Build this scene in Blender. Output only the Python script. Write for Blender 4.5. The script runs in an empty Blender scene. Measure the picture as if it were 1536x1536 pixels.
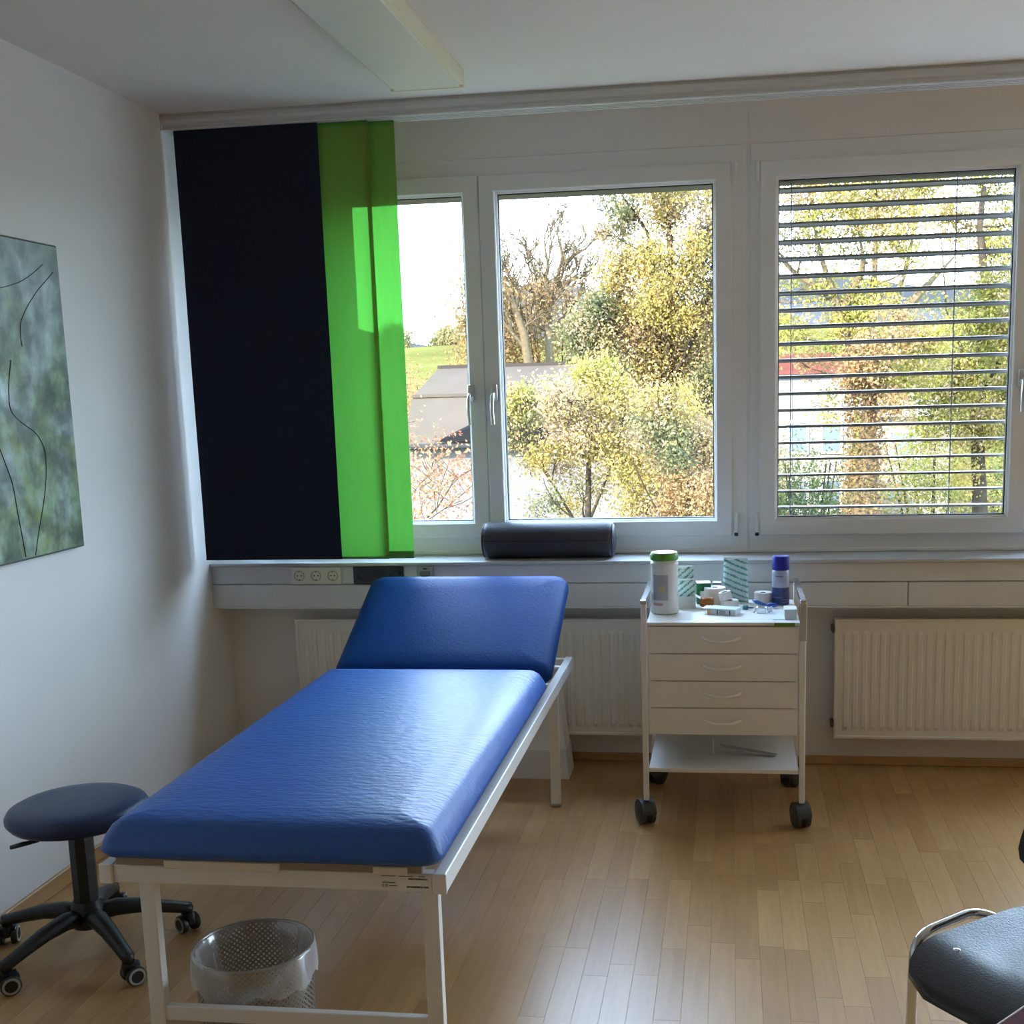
import bpy, bmesh, math, random
import numpy as np
from mathutils import Vector, Matrix, Euler

random.seed(7)
rng = np.random.default_rng(11)
PI = math.pi
SC = bpy.context.scene
COL = SC.collection

# ------------------------------------------------------------------ camera, sky, sun, exposure
cam_d = bpy.data.cameras.new('camera')
cam = bpy.data.objects.new('camera', cam_d)
COL.objects.link(cam)
def cam_axes(yaw, pit, rol):
    cy, sy = math.cos(yaw), math.sin(yaw)
    fwd = Vector((-sy*math.cos(pit), cy*math.cos(pit), -math.sin(pit)))
    right = Vector((cy, sy, 0)); down = fwd.cross(right)
    c, s = math.cos(rol), math.sin(rol)
    return c*right + s*down, -s*right + c*down, fwd
r_, d_, f_ = cam_axes(0.143826, 0.170319, 0.0273442)
m = Matrix((r_, -d_, -f_)).transposed().to_4x4()
m.translation = (0, 0, 1.6)
cam.matrix_world = m
cam_d.sensor_width = 36
cam_d.lens = 36*1800.28/1536
cam_d.shift_x = (768-839.89)/1536
cam_d.shift_y = (895.85-768)/1536
cam_d.clip_end = 3000
cam_d.clip_start = 0.02
SC.camera = cam

w = bpy.data.worlds.new('sky'); SC.world = w; w.use_nodes = True
nt = w.node_tree; nt.nodes.clear()
tc = nt.nodes.new('ShaderNodeTexCoord'); sx = nt.nodes.new('ShaderNodeSeparateXYZ')
rp = nt.nodes.new('ShaderNodeValToRGB'); bg = nt.nodes.new('ShaderNodeBackground'); wo = nt.nodes.new('ShaderNodeOutputWorld')
nt.links.new(tc.outputs['Generated'], sx.inputs[0]); nt.links.new(sx.outputs['Z'], rp.inputs[0])
rp.color_ramp.elements[0].position = 0.0; rp.color_ramp.elements[0].color = (0.65, 0.84, 1.0, 1)
rp.color_ramp.elements[1].position = 0.75; rp.color_ramp.elements[1].color = (0.46, 0.66, 1.0, 1)
nt.links.new(rp.outputs[0], bg.inputs[0]); bg.inputs[1].default_value = 20.0
nt.links.new(bg.outputs[0], wo.inputs[0])

sun_d = bpy.data.lights.new('sun', 'SUN'); sun_d.energy = 32.0; sun_d.angle = 0.009; sun_d.color = (1.0, 0.90, 0.74)
sun = bpy.data.objects.new('sun', sun_d); COL.objects.link(sun)
sun.rotation_euler = Vector((0.55, 0.70, -0.50)).to_track_quat('-Z', 'Y').to_euler()
sun.location = (-8, -10, 9)

SC.view_settings.view_transform = 'Standard'
SC.view_settings.look = 'None'
SC.view_settings.gamma = 1.0
SC.view_settings.use_curve_mapping = False
SC.view_settings.exposure = 0.2
SC.cycles.max_bounces = 14
SC.cycles.diffuse_bounces = 8
SC.cycles.transparent_max_bounces = 16
SC.cycles.sample_clamp_indirect = 8.0
SC.cycles.caustics_reflective = False
SC.cycles.caustics_refractive = False

# ------------------------------------------------------------------ materials
MATS = {}
def mat(name, color=(.8, .8, .8), rough=.5, metal=0.0, spec=.5, var=0.0, vscale=6.0, bump=0.0, bscale=80.0, stretch=(1, 1, 1), alpha=None):
    """principled material with faint procedural colour variation and relief"""
    if name in MATS: return MATS[name]
    M = bpy.data.materials.new(name); M.use_nodes = True
    n = M.node_tree; b = n.nodes['Principled BSDF']
    b.inputs['Base Color'].default_value = (*color, 1)
    b.inputs['Roughness'].default_value = rough
    b.inputs['Metallic'].default_value = metal
    b.inputs['Specular IOR Level'].default_value = spec
    t = n.nodes.new('ShaderNodeTexCoord'); mp = n.nodes.new('ShaderNodeMapping')
    mp.inputs['Scale'].default_value = stretch
    n.links.new(t.outputs['Object'], mp.inputs[0])
    if var > 0:
        nz = n.nodes.new('ShaderNodeTexNoise'); nz.inputs['Scale'].default_value = vscale; nz.inputs['Detail'].default_value = 5
        n.links.new(mp.outputs[0], nz.inputs['Vector'])
        cr = n.nodes.new('ShaderNodeValToRGB')
        cr.color_ramp.elements[0].position = .3; cr.color_ramp.elements[1].position = .7
        cr.color_ramp.elements[0].color = (*[max(0, c*(1-var)) for c in color], 1)
        cr.color_ramp.elements[1].color = (*[min(1, c*(1+var)) for c in color], 1)
        n.links.new(nz.outputs['Fac'], cr.inputs[0]); n.links.new(cr.outputs[0], b.inputs['Base Color'])
    if bump > 0:
        nb = n.nodes.new('ShaderNodeTexNoise'); nb.inputs['Scale'].default_value = bscale; nb.inputs['Detail'].default_value = 4
        n.links.new(mp.outputs[0], nb.inputs['Vector'])
        bp = n.nodes.new('ShaderNodeBump'); bp.inputs['Strength'].default_value = bump; bp.inputs['Distance'].default_value = .01
        n.links.new(nb.outputs['Fac'], bp.inputs['Height']); n.links.new(bp.outputs[0], b.inputs['Normal'])
    MATS[name] = M
    return M

def nodes_mat(name):
    M = bpy.data.materials.new(name); M.use_nodes = True
    n = M.node_tree
    for x in list(n.nodes):
        if x.type != 'OUTPUT_MATERIAL': n.nodes.remove(x)
    MATS[name] = M
    return M, n, [x for x in n.nodes if x.type == 'OUTPUT_MATERIAL'][0]

WALL = mat('wall_paint', (.80, .79, .765), .85, var=.02, vscale=3, bump=.05, bscale=160)
CEIL = mat('ceiling_paint', (.80, .765, .715), .9, var=.02, vscale=2)
PVC = mat('white_window_plastic', (.80, .80, .785), .35, var=.01)
TRUNK = mat('trunking_painted_metal', (.66, .665, .66), .35, var=.015)
SILL = mat('sill_laminate', (.50, .51, .51), .28)
RAD = mat('radiator_enamel', (.80, .77, .69), .4, var=.015)
WHITE = mat('white_lacquer', (.82, .80, .76), .35, var=.01)
FRAMEW = mat('couch_white_enamel', (.80, .79, .76), .35, var=.01)
CHROME = mat('chrome', (.68, .71, .76), .14, metal=1.0)
STEEL = mat('brushed_steel', (.55, .54, .52), .3, metal=1.0)
SATIN = mat('satin_aluminium', (.72, .73, .74), .3, metal=.85)
BLACKP = mat('black_plastic', (.018, .017, .016), .42, var=.1)
CASTER = mat('caster_grey_plastic', (.045, .05, .055), .45, var=.1)
GREYP = mat('grey_plastic', (.42, .41, .38), .5)
RUBBER = mat('dark_gasket', (.02, .02, .022), .6)
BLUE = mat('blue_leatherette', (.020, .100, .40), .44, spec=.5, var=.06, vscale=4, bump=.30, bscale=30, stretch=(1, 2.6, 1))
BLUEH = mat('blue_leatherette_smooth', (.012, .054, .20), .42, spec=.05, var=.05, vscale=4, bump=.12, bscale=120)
NAVYS = mat('dark_blue_leatherette', (.017, .030, .085), .36, spec=.36, var=.06, bump=.1, bscale=160)
BOLST = mat('charcoal_leatherette', (.035, .037, .042), .5, spec=.45, var=.08, bump=.12, bscale=120)
SOCKW = mat('cream_socket_plastic', (.80, .75, .64), .35)
SOCKB = mat('anthracite_socket_plastic', (.018, .022, .032), .35)
DARK = mat('dark_hole', (.01, .01, .01), .8)
WOODB = mat('beech_baseboard', (.50, .30, .13), .45, var=.12, vscale=8, stretch=(1, .2, 4))
PLY = mat('pale_board', (.72, .66, .54), .6, var=.06)
DIFF = mat('lamp_diffuser', (.80, .79, .74), .45)
LAMPSIDE = mat('lamp_side_cream', (.82, .78, .62), .4)

def glass_mat():
    M, n, o = nodes_mat('window_glass')
    t = n.nodes.new('ShaderNodeBsdfTransparent'); t.inputs[0].default_value = (.97, .98, .975, 1)
    g = n.nodes.new('ShaderNodeBsdfGlossy'); g.inputs['Roughness'].default_value = .0
    lw = n.nodes.new('ShaderNodeLayerWeight'); lw.inputs[0].default_value = .5
    pw = n.nodes.new('ShaderNodeMath'); pw.operation = 'POWER'; pw.inputs[1].default_value = 5
    f = n.nodes.new('ShaderNodeMath'); f.operation = 'MULTIPLY_ADD'; f.inputs[1].default_value = .80; f.inputs[2].default_value = .03
    n.links.new(lw.outputs['Facing'], pw.inputs[0]); n.links.new(pw.outputs[0], f.inputs[0])
    mx = n.nodes.new('ShaderNodeMixShader')
    n.links.new(f.outputs[0], mx.inputs[0]); n.links.new(t.outputs[0], mx.inputs[1]); n.links.new(g.outputs[0], mx.inputs[2])
    n.links.new(mx.outputs[0], o.inputs[0])
    return M
GLASS = glass_mat()

def cloth_mat(name, color, trans_color, t_mix, see):
    """translucent woven panel: diffuse + light passing through + the open weave"""
    M, n, o = nodes_mat(name)
    tc = n.nodes.new('ShaderNodeTexCoord'); mp = n.nodes.new('ShaderNodeMapping'); mp.inputs['Scale'].default_value = (220, 1, 14)
    nz = n.nodes.new('ShaderNodeTexNoise'); nz.inputs['Scale'].default_value = 1.0; nz.inputs['Detail'].default_value = 3
    n.links.new(tc.outputs['Object'], mp.inputs[0]); n.links.new(mp.outputs[0], nz.inputs['Vector'])
    cr = n.nodes.new('ShaderNodeValToRGB'); cr.color_ramp.elements[0].position = .25; cr.color_ramp.elements[1].position = .75
    cr.color_ramp.elements[0].color = (*[c*.86 for c in trans_color], 1); cr.color_ramp.elements[1].color = (*[min(1, c*1.1) for c in trans_color], 1)
    n.links.new(nz.outputs['Fac'], cr.inputs[0])
    d = n.nodes.new('ShaderNodeBsdfDiffuse'); d.inputs[0].default_value = (*color, 1)
    t = n.nodes.new('ShaderNodeBsdfTranslucent'); n.links.new(cr.outputs[0], t.inputs[0])
    a = n.nodes.new('ShaderNodeBsdfTransparent'); n.links.new(cr.outputs[0], a.inputs[0])
    m1 = n.nodes.new('ShaderNodeMixShader'); m1.inputs[0].default_value = t_mix
    n.links.new(d.outputs[0], m1.inputs[1]); n.links.new(t.outputs[0], m1.inputs[2])
    m2 = n.nodes.new('ShaderNodeMixShader'); m2.inputs[0].default_value = see
    n.links.new(m1.outputs[0], m2.inputs[1]); n.links.new(a.outputs[0], m2.inputs[2])
    n.links.new(m2.outputs[0], o.inputs[0])
    return M
GREENC = cloth_mat('green_sheer_cloth', (.32, .34, .10), (.052, .265, .032), .44, .11)
NAVYC = mat('navy_blackout_cloth', (.015, .019, .036), .9, spec=.2, var=.12, vscale=40, bump=.15, bscale=400)
GREENBAR = mat('green_hem', (.09, .30, .04), .7)

def film_mat():
    M, n, o = nodes_mat('clear_bin_liner_film')
    t = n.nodes.new('ShaderNodeBsdfTransparent'); t.inputs[0].default_value = (.95, .94, .93, 1)
    g = n.nodes.new('ShaderNodeBsdfGlossy'); g.inputs['Roughness'].default_value = .18; g.inputs[0].default_value = (.9, .9, .9, 1)
    d = n.nodes.new('ShaderNodeBsdfDiffuse'); d.inputs[0].default_value = (.8, .78, .75, 1)
    m1 = n.nodes.new('ShaderNodeMixShader'); m1.inputs[0].default_value = .35
    n.links.new(d.outputs[0], m1.inputs[1]); n.links.new(g.outputs[0], m1.inputs[2])
    lw = n.nodes.new('ShaderNodeLayerWeight'); lw.inputs[0].default_value = .38
    mr = n.nodes.new('ShaderNodeMapRange'); mr.inputs['To Min'].default_value = .26; mr.inputs['To Max'].default_value = .9
    n.links.new(lw.outputs['Facing'], mr.inputs[0])
    m2 = n.nodes.new('ShaderNodeMixShader'); n.links.new(mr.outputs[0], m2.inputs[0])
    n.links.new(t.outputs[0], m2.inputs[1]); n.links.new(m1.outputs[0], m2.inputs[2]); n.links.new(m2.outputs[0], o.inputs[0])
    return M
FILM = film_mat()

def perforated_mat():
    """steel sheet punched with small round holes on a staggered pitch (uses the UV map, in metres)"""
    M, n, o = nodes_mat('perforated_steel')
    uv = n.nodes.new('ShaderNodeUVMap')
    mp = n.nodes.new('ShaderNodeMapping'); mp.inputs['Scale'].default_value = (1/.0105, 1/.0105, 1); mp.inputs['Rotation'].default_value = (0, 0, PI/4)
    n.links.new(uv.outputs[0], mp.inputs[0])
    fr = n.nodes.new('ShaderNodeVectorMath'); fr.operation = 'FRACTION'; n.links.new(mp.outputs[0], fr.inputs[0])
    sb = n.nodes.new('ShaderNodeVectorMath'); sb.operation = 'DISTANCE'; sb.inputs[1].default_value = (.5, .5, 0)
    n.links.new(fr.outputs[0], sb.inputs[0])
    lt = n.nodes.new('ShaderNodeMath'); lt.operation = 'LESS_THAN'; lt.inputs[1].default_value = .30
    n.links.new(sb.outputs['Value'], lt.inputs[0])
    p = n.nodes.new('ShaderNodeBsdfPrincipled'); p.inputs['Base Color'].default_value = (.36, .32, .27, 1); p.inputs['Metallic'].default_value = .7; p.inputs['Roughness'].default_value = .4
    t = n.nodes.new('ShaderNodeBsdfTransparent')
    mx = n.nodes.new('ShaderNodeMixShader'); n.links.new(lt.outputs[0], mx.inputs[0]); n.links.new(p.outputs[0], mx.inputs[1]); n.links.new(t.outputs[0], mx.inputs[2])
    n.links.new(mx.outputs[0], o.inputs[0])
    return M
PERF = perforated_mat()

def wood_floor_mat(name, per_island):
    M, n, o = nodes_mat(name)
    p = n.nodes.new('ShaderNodeBsdfPrincipled'); n.links.new(p.outputs[0], o.inputs[0])
    if per_island:
        g = n.nodes.new('ShaderNodeNewGeometry'); rnd = g.outputs['Random Per Island']
    else:
        g = n.nodes.new('ShaderNodeObjectInfo'); rnd = g.outputs['Random']
    cr = n.nodes.new('ShaderNodeValToRGB')
    e = cr.color_ramp.elements
    e[0].position = 0; e[0].color = (.41, .225, .085, 1); e[1].position = 1; e[1].color = (.53, .315, .130, 1)
    for q, c in ((.3, (.445, .25, .097)), (.6, (.47, .268, .106)), (.85, (.49, .283, .115))):
        x = e.new(q); x.color = (*c, 1)
    n.links.new(rnd, cr.inputs[0])
    tc = n.nodes.new('ShaderNodeTexCoord'); mp = n.nodes.new('ShaderNodeMapping'); mp.inputs['Scale'].default_value = (34, 2.2, 1)
    ad = n.nodes.new('ShaderNodeVectorMath'); ad.operation = 'ADD'
    ml = n.nodes.new('ShaderNodeMath'); ml.operation = 'MULTIPLY'; ml.inputs[1].default_value = 37.0
    n.links.new(rnd, ml.inputs[0]); n.links.new(tc.outputs['Object'], mp.inputs[0])
    n.links.new(mp.outputs[0], ad.inputs[0]); n.links.new(ml.outputs[0], ad.inputs[1])
    nz = n.nodes.new('ShaderNodeTexNoise'); nz.inputs['Scale'].default_value = 1.6; nz.inputs['Detail'].default_value = 6; nz.inputs['Distortion'].default_value = .6
    n.links.new(ad.outputs[0], nz.inputs['Vector'])
    mr = n.nodes.new('ShaderNodeMapRange'); mr.inputs[1].default_value = .25; mr.inputs[2].default_value = .75; mr.inputs[3].default_value = .88; mr.inputs[4].default_value = 1.08
    n.links.new(nz.outputs['Fac'], mr.inputs[0])
    mu = n.nodes.new('ShaderNodeMixRGB'); mu.blend_type = 'MULTIPLY'; mu.inputs[0].default_value = 1
    n.links.new(cr.outputs[0], mu.inputs[1]); n.links.new(mr.outputs[0], mu.inputs[2]); n.links.new(mu.outputs[0], p.inputs['Base Color'])
    p.inputs['Roughness'].default_value = .34; p.inputs['Specular IOR Level'].default_value = .42
    return M
PLANK = wood_floor_mat('beech_strip_parquet', False)
PLANKS = wood_floor_mat('beech_strip_parquet_joined', True)

# ------------------------------------------------------------------ object helpers
def world_loc(o):
    v = Vector((0, 0, 0))
    while o is not None:
        v += o.location; o = o.parent
    return v

def tag(o, label=None, cat=None, group=None, kind=None):
    if label: o['label'] = label
    if cat: o['category'] = cat
    if group: o['group'] = group
    if kind: o['kind'] = kind
    return o

def thing(name, label, cat, loc=(0, 0, 0), rz=0.0, group=None):
    o = bpy.data.objects.new(name, None); COL.objects.link(o)
    o.empty_display_size = .05
    o.location = loc; o.rotation_euler = (0, 0, rz)
    return tag(o, label, cat, group)

def struct_empty(name, loc=(0, 0, 0)):
    o = bpy.data.objects.new(name, None); COL.objects.link(o); o.location = loc; o['kind'] = 'structure'
    return o

def obj(name, bm, material, parent=None, world=False, smooth=False, label=None, kind=None, angle=None):
    """link a bmesh as ONE object; world=True: coordinates are room coordinates, moved into the parent's frame"""
    if world and parent is not None:
        bmesh.ops.translate(bm, verts=bm.verts, vec=-world_loc(parent))
    me = bpy.data.meshes.new(name)
    bmesh.ops.recalc_face_normals(bm, faces=bm.faces)
    bm.to_mesh(me); bm.free()
    ms = material if isinstance(material, (list, tuple)) else [material]
    for x in ms: me.materials.append(x)
    if smooth:
        me.polygons.foreach_set('use_smooth', [True]*len(me.polygons))
        if angle: me.set_sharp_from_angle(angle=math.radians(angle))
    o = bpy.data.objects.new(name, me); COL.objects.link(o)
    if parent is not None: o.parent = parent
    if label: o['label'] = label
    if kind: o['kind'] = kind
    return o

def BM(): return bmesh.new()

def box(bm, a, b, bev=0.0, seg=2, mi=0):
    x0, y0, z0 = a; x1, y1, z1 = b
    t = bmesh.new()
    vs = [t.verts.new(p) for p in ((x0, y0, z0), (x1, y0, z0), (x1, y1, z0), (x0, y1, z0), (x0, y0, z1), (x1, y0, z1), (x1, y1, z1), (x0, y1, z1))]
    for f in ((3, 2, 1, 0), (4, 5, 6, 7), (0, 1, 5, 4), (1, 2, 6, 5), (2, 3, 7, 6), (3, 0, 4, 7)): t.faces.new([vs[i] for i in f])
    if bev > 0: bmesh.ops.bevel(t, geom=list(t.edges), offset=bev, segments=seg, affect='EDGES', profile=.5)
    merge(bm, t, mi)

def merge(bm, t, mi=0):
    mp = {}
    for v in t.verts: mp[v] = bm.verts.new(v.co)
    for f in t.faces:
        try:
            nf = bm.faces.new([mp[v] for v in f.verts]); nf.material_index = mi
        except ValueError: pass
    t.free()

def lathe(bm, prof, c=(0, 0, 0), axis='z', n=28, mi=0, cap=True):
    """revolve (radius, height) pairs"""
    rings = []
    for r, h in prof:
        ring = []
        for k in range(n):
            a = 2*PI*k/n; u, v = r*math.cos(a), r*math.sin(a)
            p = (u, v, h) if axis == 'z' else ((h, u, v) if axis == 'x' else (v, h, u))
            ring.append(bm.verts.new((p[0]+c[0], p[1]+c[1], p[2]+c[2])))
        rings.append(ring)
    for i in range(len(rings)-1):
        A, B = rings[i], rings[i+1]
        for k in range(n):
            f = bm.faces.new((A[k], A[(k+1) % n], B[(k+1) % n], B[k])); f.material_index = mi
    if cap:
        f = bm.faces.new(rings[0][::-1]); f.material_index = mi
        f = bm.faces.new(rings[-1]); f.material_index = mi

def tube(bm, pts, rad, n=10, mi=0, closed=False, flat=1.0):
    """swept round tube; rad is a number or one per point"""
    pts = [Vector(p) for p in pts]
    R = rad if isinstance(rad, (list, tuple)) else [rad]*len(pts)
    rings = []; up = None
    for i, p in enumerate(pts):
        d = (pts[min(i+1, len(pts)-1)] - pts[max(i-1, 0)]).normalized()
        if up is None:
            up = Vector((0, 0, 1)) if abs(d.z) < .95 else Vector((0, 1, 0))
        up = (up - d*up.dot(d)).normalized(); sd = d.cross(up)
        rings.append([bm.verts.new(p + sd*math.cos(2*PI*k/n)*R[i] + up*math.sin(2*PI*k/n)*R[i]*flat) for k in range(n)])
    for i in range(len(rings)-1):
        for k in range(n):
            f = bm.faces.new((rings[i][k], rings[i][(k+1) % n], rings[i+1][(k+1) % n], rings[i+1][k])); f.material_index = mi
    for r in (rings[0][::-1], rings[-1]):
        f = bm.faces.new(r); f.material_index = mi

def bend(pts, rad=.04, n=6):
    """round the corners of a polyline"""
    P = [Vector(p) for p in pts]; out = [P[0]]
    for i in range(1, len(P)-1):
        a = (P[i-1]-P[i]); b = (P[i+1]-P[i])
        r = min(rad, a.length*.48, b.length*.48)
        A = P[i]+a.normalized()*r; B = P[i]+b.normalized()*r
        for k in range(n+1):
            t = k/n
            out.append((1-t)**2*A + 2*t*(1-t)*P[i] + t*t*B)
    out.append(P[-1]); return out

def rr(w_, l_, r, n=8):
    """rounded rectangle outline, centred"""
    r = max(1e-4, min(r, w_/2-1e-4, l_/2-1e-4)); o = []
    for cx, cy, a0 in ((w_/2-r, l_/2-r, 0), (-w_/2+r, l_/2-r, PI/2), (-w_/2+r, -l_/2+r, PI), (w_/2-r, -l_/2+r, 1.5*PI)):
        for k in range(n+1):
            a = a0 + PI/2*k/n; o.append((cx+r*math.cos(a), cy+r*math.sin(a)))
    return o

def cushion(bm, W, L, r, prof, mtx=None):
    """upholstered pad: rounded-rectangle rings (inset, height), closed top and bottom"""
    rings = []
    for ins, h in prof:
        rings.append([bm.verts.new((x, y, h)) for x, y in rr(W-2*ins, L-2*ins, max(.004, r-ins*.6))])
    n = len(rings[0])
    for i in range(len(rings)-1):
        for k in range(n): bm.faces.new((rings[i][k], rings[i][(k+1) % n], rings[i+1][(k+1) % n], rings[i+1][k]))
    bm.faces.new(rings[0][::-1]); bm.faces.new(rings[-1])
    if mtx is not None: bmesh.ops.transform(bm, matrix=mtx, verts=bm.verts)

def ring_frame(bm, x0, x1, z0, z1, wd, y0, y1, ch=.004, mi=0):
    """mitred rectangular frame in the x-z plane, front face at y0 with a small chamfer towards the opening"""
    def loop(i, y): return [bm.verts.new(p) for p in ((x0+i, y, z0+i), (x1-i, y, z0+i), (x1-i, y, z1-i), (x0+i, y, z1-i))]
    L = [loop(0, y1), loop(0, y0+ch), loop(ch, y0), loop(wd-ch, y0), loop(wd, y0+ch), loop(wd, y1)]
    for i in range(len(L)):
        A, B = L[i], L[(i+1) % len(L)]
        for k in range(4):
            f = bm.faces.new((A[k], A[(k+1) % 4], B[(k+1) % 4], B[k])); f.material_index = mi

def copy_tree(o, parent=None):
    c = o.copy(); COL.objects.link(c)
    if parent is not None: c.parent = parent
    for ch in list(o.children): copy_tree(ch, c)
    return c

def ST(name, bm, material, parent=None, **k):
    o = obj(name, bm, material, parent, world=parent is not None, **k)
    if parent is None: o['kind'] = 'structure'
    return o

# ------------------------------------------------------------------ room shell
XL, XR, YB, YW, YG, ZC = -2.232, 6.30, -1.7, 5.04, 5.10, 2.72
bm = BM(); box(bm, (XL-.2, YB-.2, -.30), (XR+.2, YW+.3, -.012))
floor = ST('floor', bm, mat('subfloor', (.22, .13, .06), .8))

# strip parquet: 70 mm strips running towards the window; each strip near the camera's field is its own board
PW = .0700
plank_list = []
ncol = int((XR-XL)/PW)+1
for i in range(ncol):
    x0 = XL + i*PW; y = YB - random.random()*.5
    while y < YW:
        L = random.choice((.40, .50, .60))
        plank_list.append((x0, max(y, YB), min(y+L, YW), L)); y += L
def in_view(x, y):
    # floor wedge the photograph looks at
    return 2.25 < y < 5.05 and -2.26 < x < 1.36 and x < .22 + .22*(y-2.0) + .25 and x > -1.55 - .48*(y-2.3)
def plank_key(p):
    return (p[1]+p[2])/2
seen = [p for p in plank_list if in_view(p[0]+PW/2, (p[1]+p[2])/2) and p[2]-p[1] > .08]
seen.sort(key=plank_key)
single = seen[:296]; ss = set(id(p) for p in single)
rest = [p for p in plank_list if id(p) not in ss and p[2]-p[1] > .01]
pm_cache = {}
def plank_bm(L):
    b = BM(); g = .00016; c = .0004
    w2, l2 = PW/2-g, L/2-g
    top = [b.verts.new((sx*(w2-c), sy*(l2-c), 0)) for sx, sy in ((-1, -1), (1, -1), (1, 1), (-1, 1))]
    mid = [b.verts.new((sx*w2, sy*l2, -c)) for sx, sy in ((-1, -1), (1, -1), (1, 1), (-1, 1))]
    low = [b.verts.new((sx*w2, sy*l2, -.012)) for sx, sy in ((-1, -1), (1, -1), (1, 1), (-1, 1))]
    b.faces.new(top)
    for A, B in ((mid, top), (low, mid)):
        for k in range(4): b.faces.new((A[k], A[(k+1) % 4], B[(k+1) % 4], B[k]))
    return b
for x0, ya, yb, L in single:
    key = round(yb-ya, 4)
    if key not in pm_cache:
        o = obj('plank', plank_bm(yb-ya), PLANK, floor); pm_cache[key] = o.data
    else:
        o = bpy.data.objects.new('plank', pm_cache[key]); COL.objects.link(o); o.parent = floor
    o.location = (x0+PW/2, (ya+yb)/2, 0)
bm = BM()
for x0, ya, yb, L in rest:
    t = plank_bm(yb-ya); bmesh.ops.translate(t, verts=t.verts, vec=(x0+PW/2, (ya+yb)/2, 0)); merge(bm, t)
obj('plank_field', bm, PLANKS, floor, kind='stuff')

bm = BM(); box(bm, (XL-.25, YB-.2, -.3), (XL, 5.34, ZC+.02)); ST('wall_left', bm, WALL)
WALLD = mat('dark_unseen_wall', (.34, .24, .15), .7, var=.1)  # unseen right and back walls toned dark to hold down bounce light
bm = BM(); box(bm, (XR, YB-.2, -.3), (XR+.25, 5.34, ZC+.02)); ST('wall_right', bm, WALLD)
bm = BM(); box(bm, (XL, YB-.25, -.3), (XR, YB, ZC+.02)); ST('wall_back', bm, WALLD)
bm = BM(); box(bm, (XL-.25, YB-.25, ZC), (XR+.25, 5.34, ZC+.35)); ST('ceiling', bm, CEIL)
# window wall: parapet below, lintel panels above, piers between the window units
UNITS = [(-2.218, -1.742), (-1.735, .070), (.080, 1.885), (1.975, 4.00), (4.01, 6.20)]
XE = 1.955      # sill, trunking and parapet end here; unseen tall glazing added beyond lights left wall
bm = BM()
box(bm, (XL, YW, -.3), (XE, 5.34, .90)); box(bm, (XE, YG, -.3), (XR, 5.34, .0))
box(bm, (XL, YG, 2.555), (.0738, 5.34, ZC)); box(bm, (.0762, YG, 2.555), (1.888, 5.34, ZC)); box(bm, (1.892, YG, 2.555), (XR, 5.34, ZC))
box(bm, (XL, YG+.008, 2.555), (XR, 5.33, ZC))
box(bm, (1.895, YG, .0), (1.975, 5.34, 2.555)); box(bm, (6.20, YG, .0), (XR, 5.34, 2.555)); box(bm, (4.00, YG+.006, .0), (4.01, 5.34, 2.555))
for xa, xb in ((-1.742, -1.735), (.070, .080), (1.885, 1.895)): box(bm, (xa, YG+.006, .90), (xb, 5.34, 2.555))
ST('wall_window', bm, WALL)

bm = BM(); box(bm, (XL, YB, 0), (XL+.014, YW-.001, .058), .003, 1); ST('baseboard_left', bm, WOODB)
bm = BM(); box(bm, (XL+.015, YW-.014, 0), (XE, YW, .036), .003, 1); ST('baseboard_window', bm, WOODB)

# sill board and cable trunking
bm = BM()
box(bm, (XL, 4.868, .889), (XE, 5.115, .905), .005, 3)
ST('trim_1', bm, SILL, smooth=True, angle=40)
sill_up = BM(); box(sill_up, (XL, 5.088, .9055), (XE, 5.10, .922), .003, 1); ST('trim_2', sill_up, PVC)
tr = struct_empty('trim_3', (XL, 4.88, .705))
bm = BM(); box(bm, (XL, 4.90, .708), (XE, YW, .889)); ST('trunking_body', bm, TRUNK, tr)
bm = BM(); box(bm, (XL, 4.886, .812), (XE, 4.901, .8875), .002, 1); ST('upper_cover', bm, TRUNK, tr)
bm = BM(); box(bm, (XL, 4.880, .712), (.700, 4.901, .8085), .003, 1); ST('lower_cover', bm, TRUNK, tr)
bm = BM(); box(bm, (.7025, 4.880, .712), (XE, 4.901, .8085), .003, 1); ST('lower_cover', bm, TRUNK, tr)
bm = BM(); box(bm, (XL, 4.876, .705), (XE, 4.905, .713), .002, 1); ST('bottom_lip', bm, TRUNK, tr)

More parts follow.
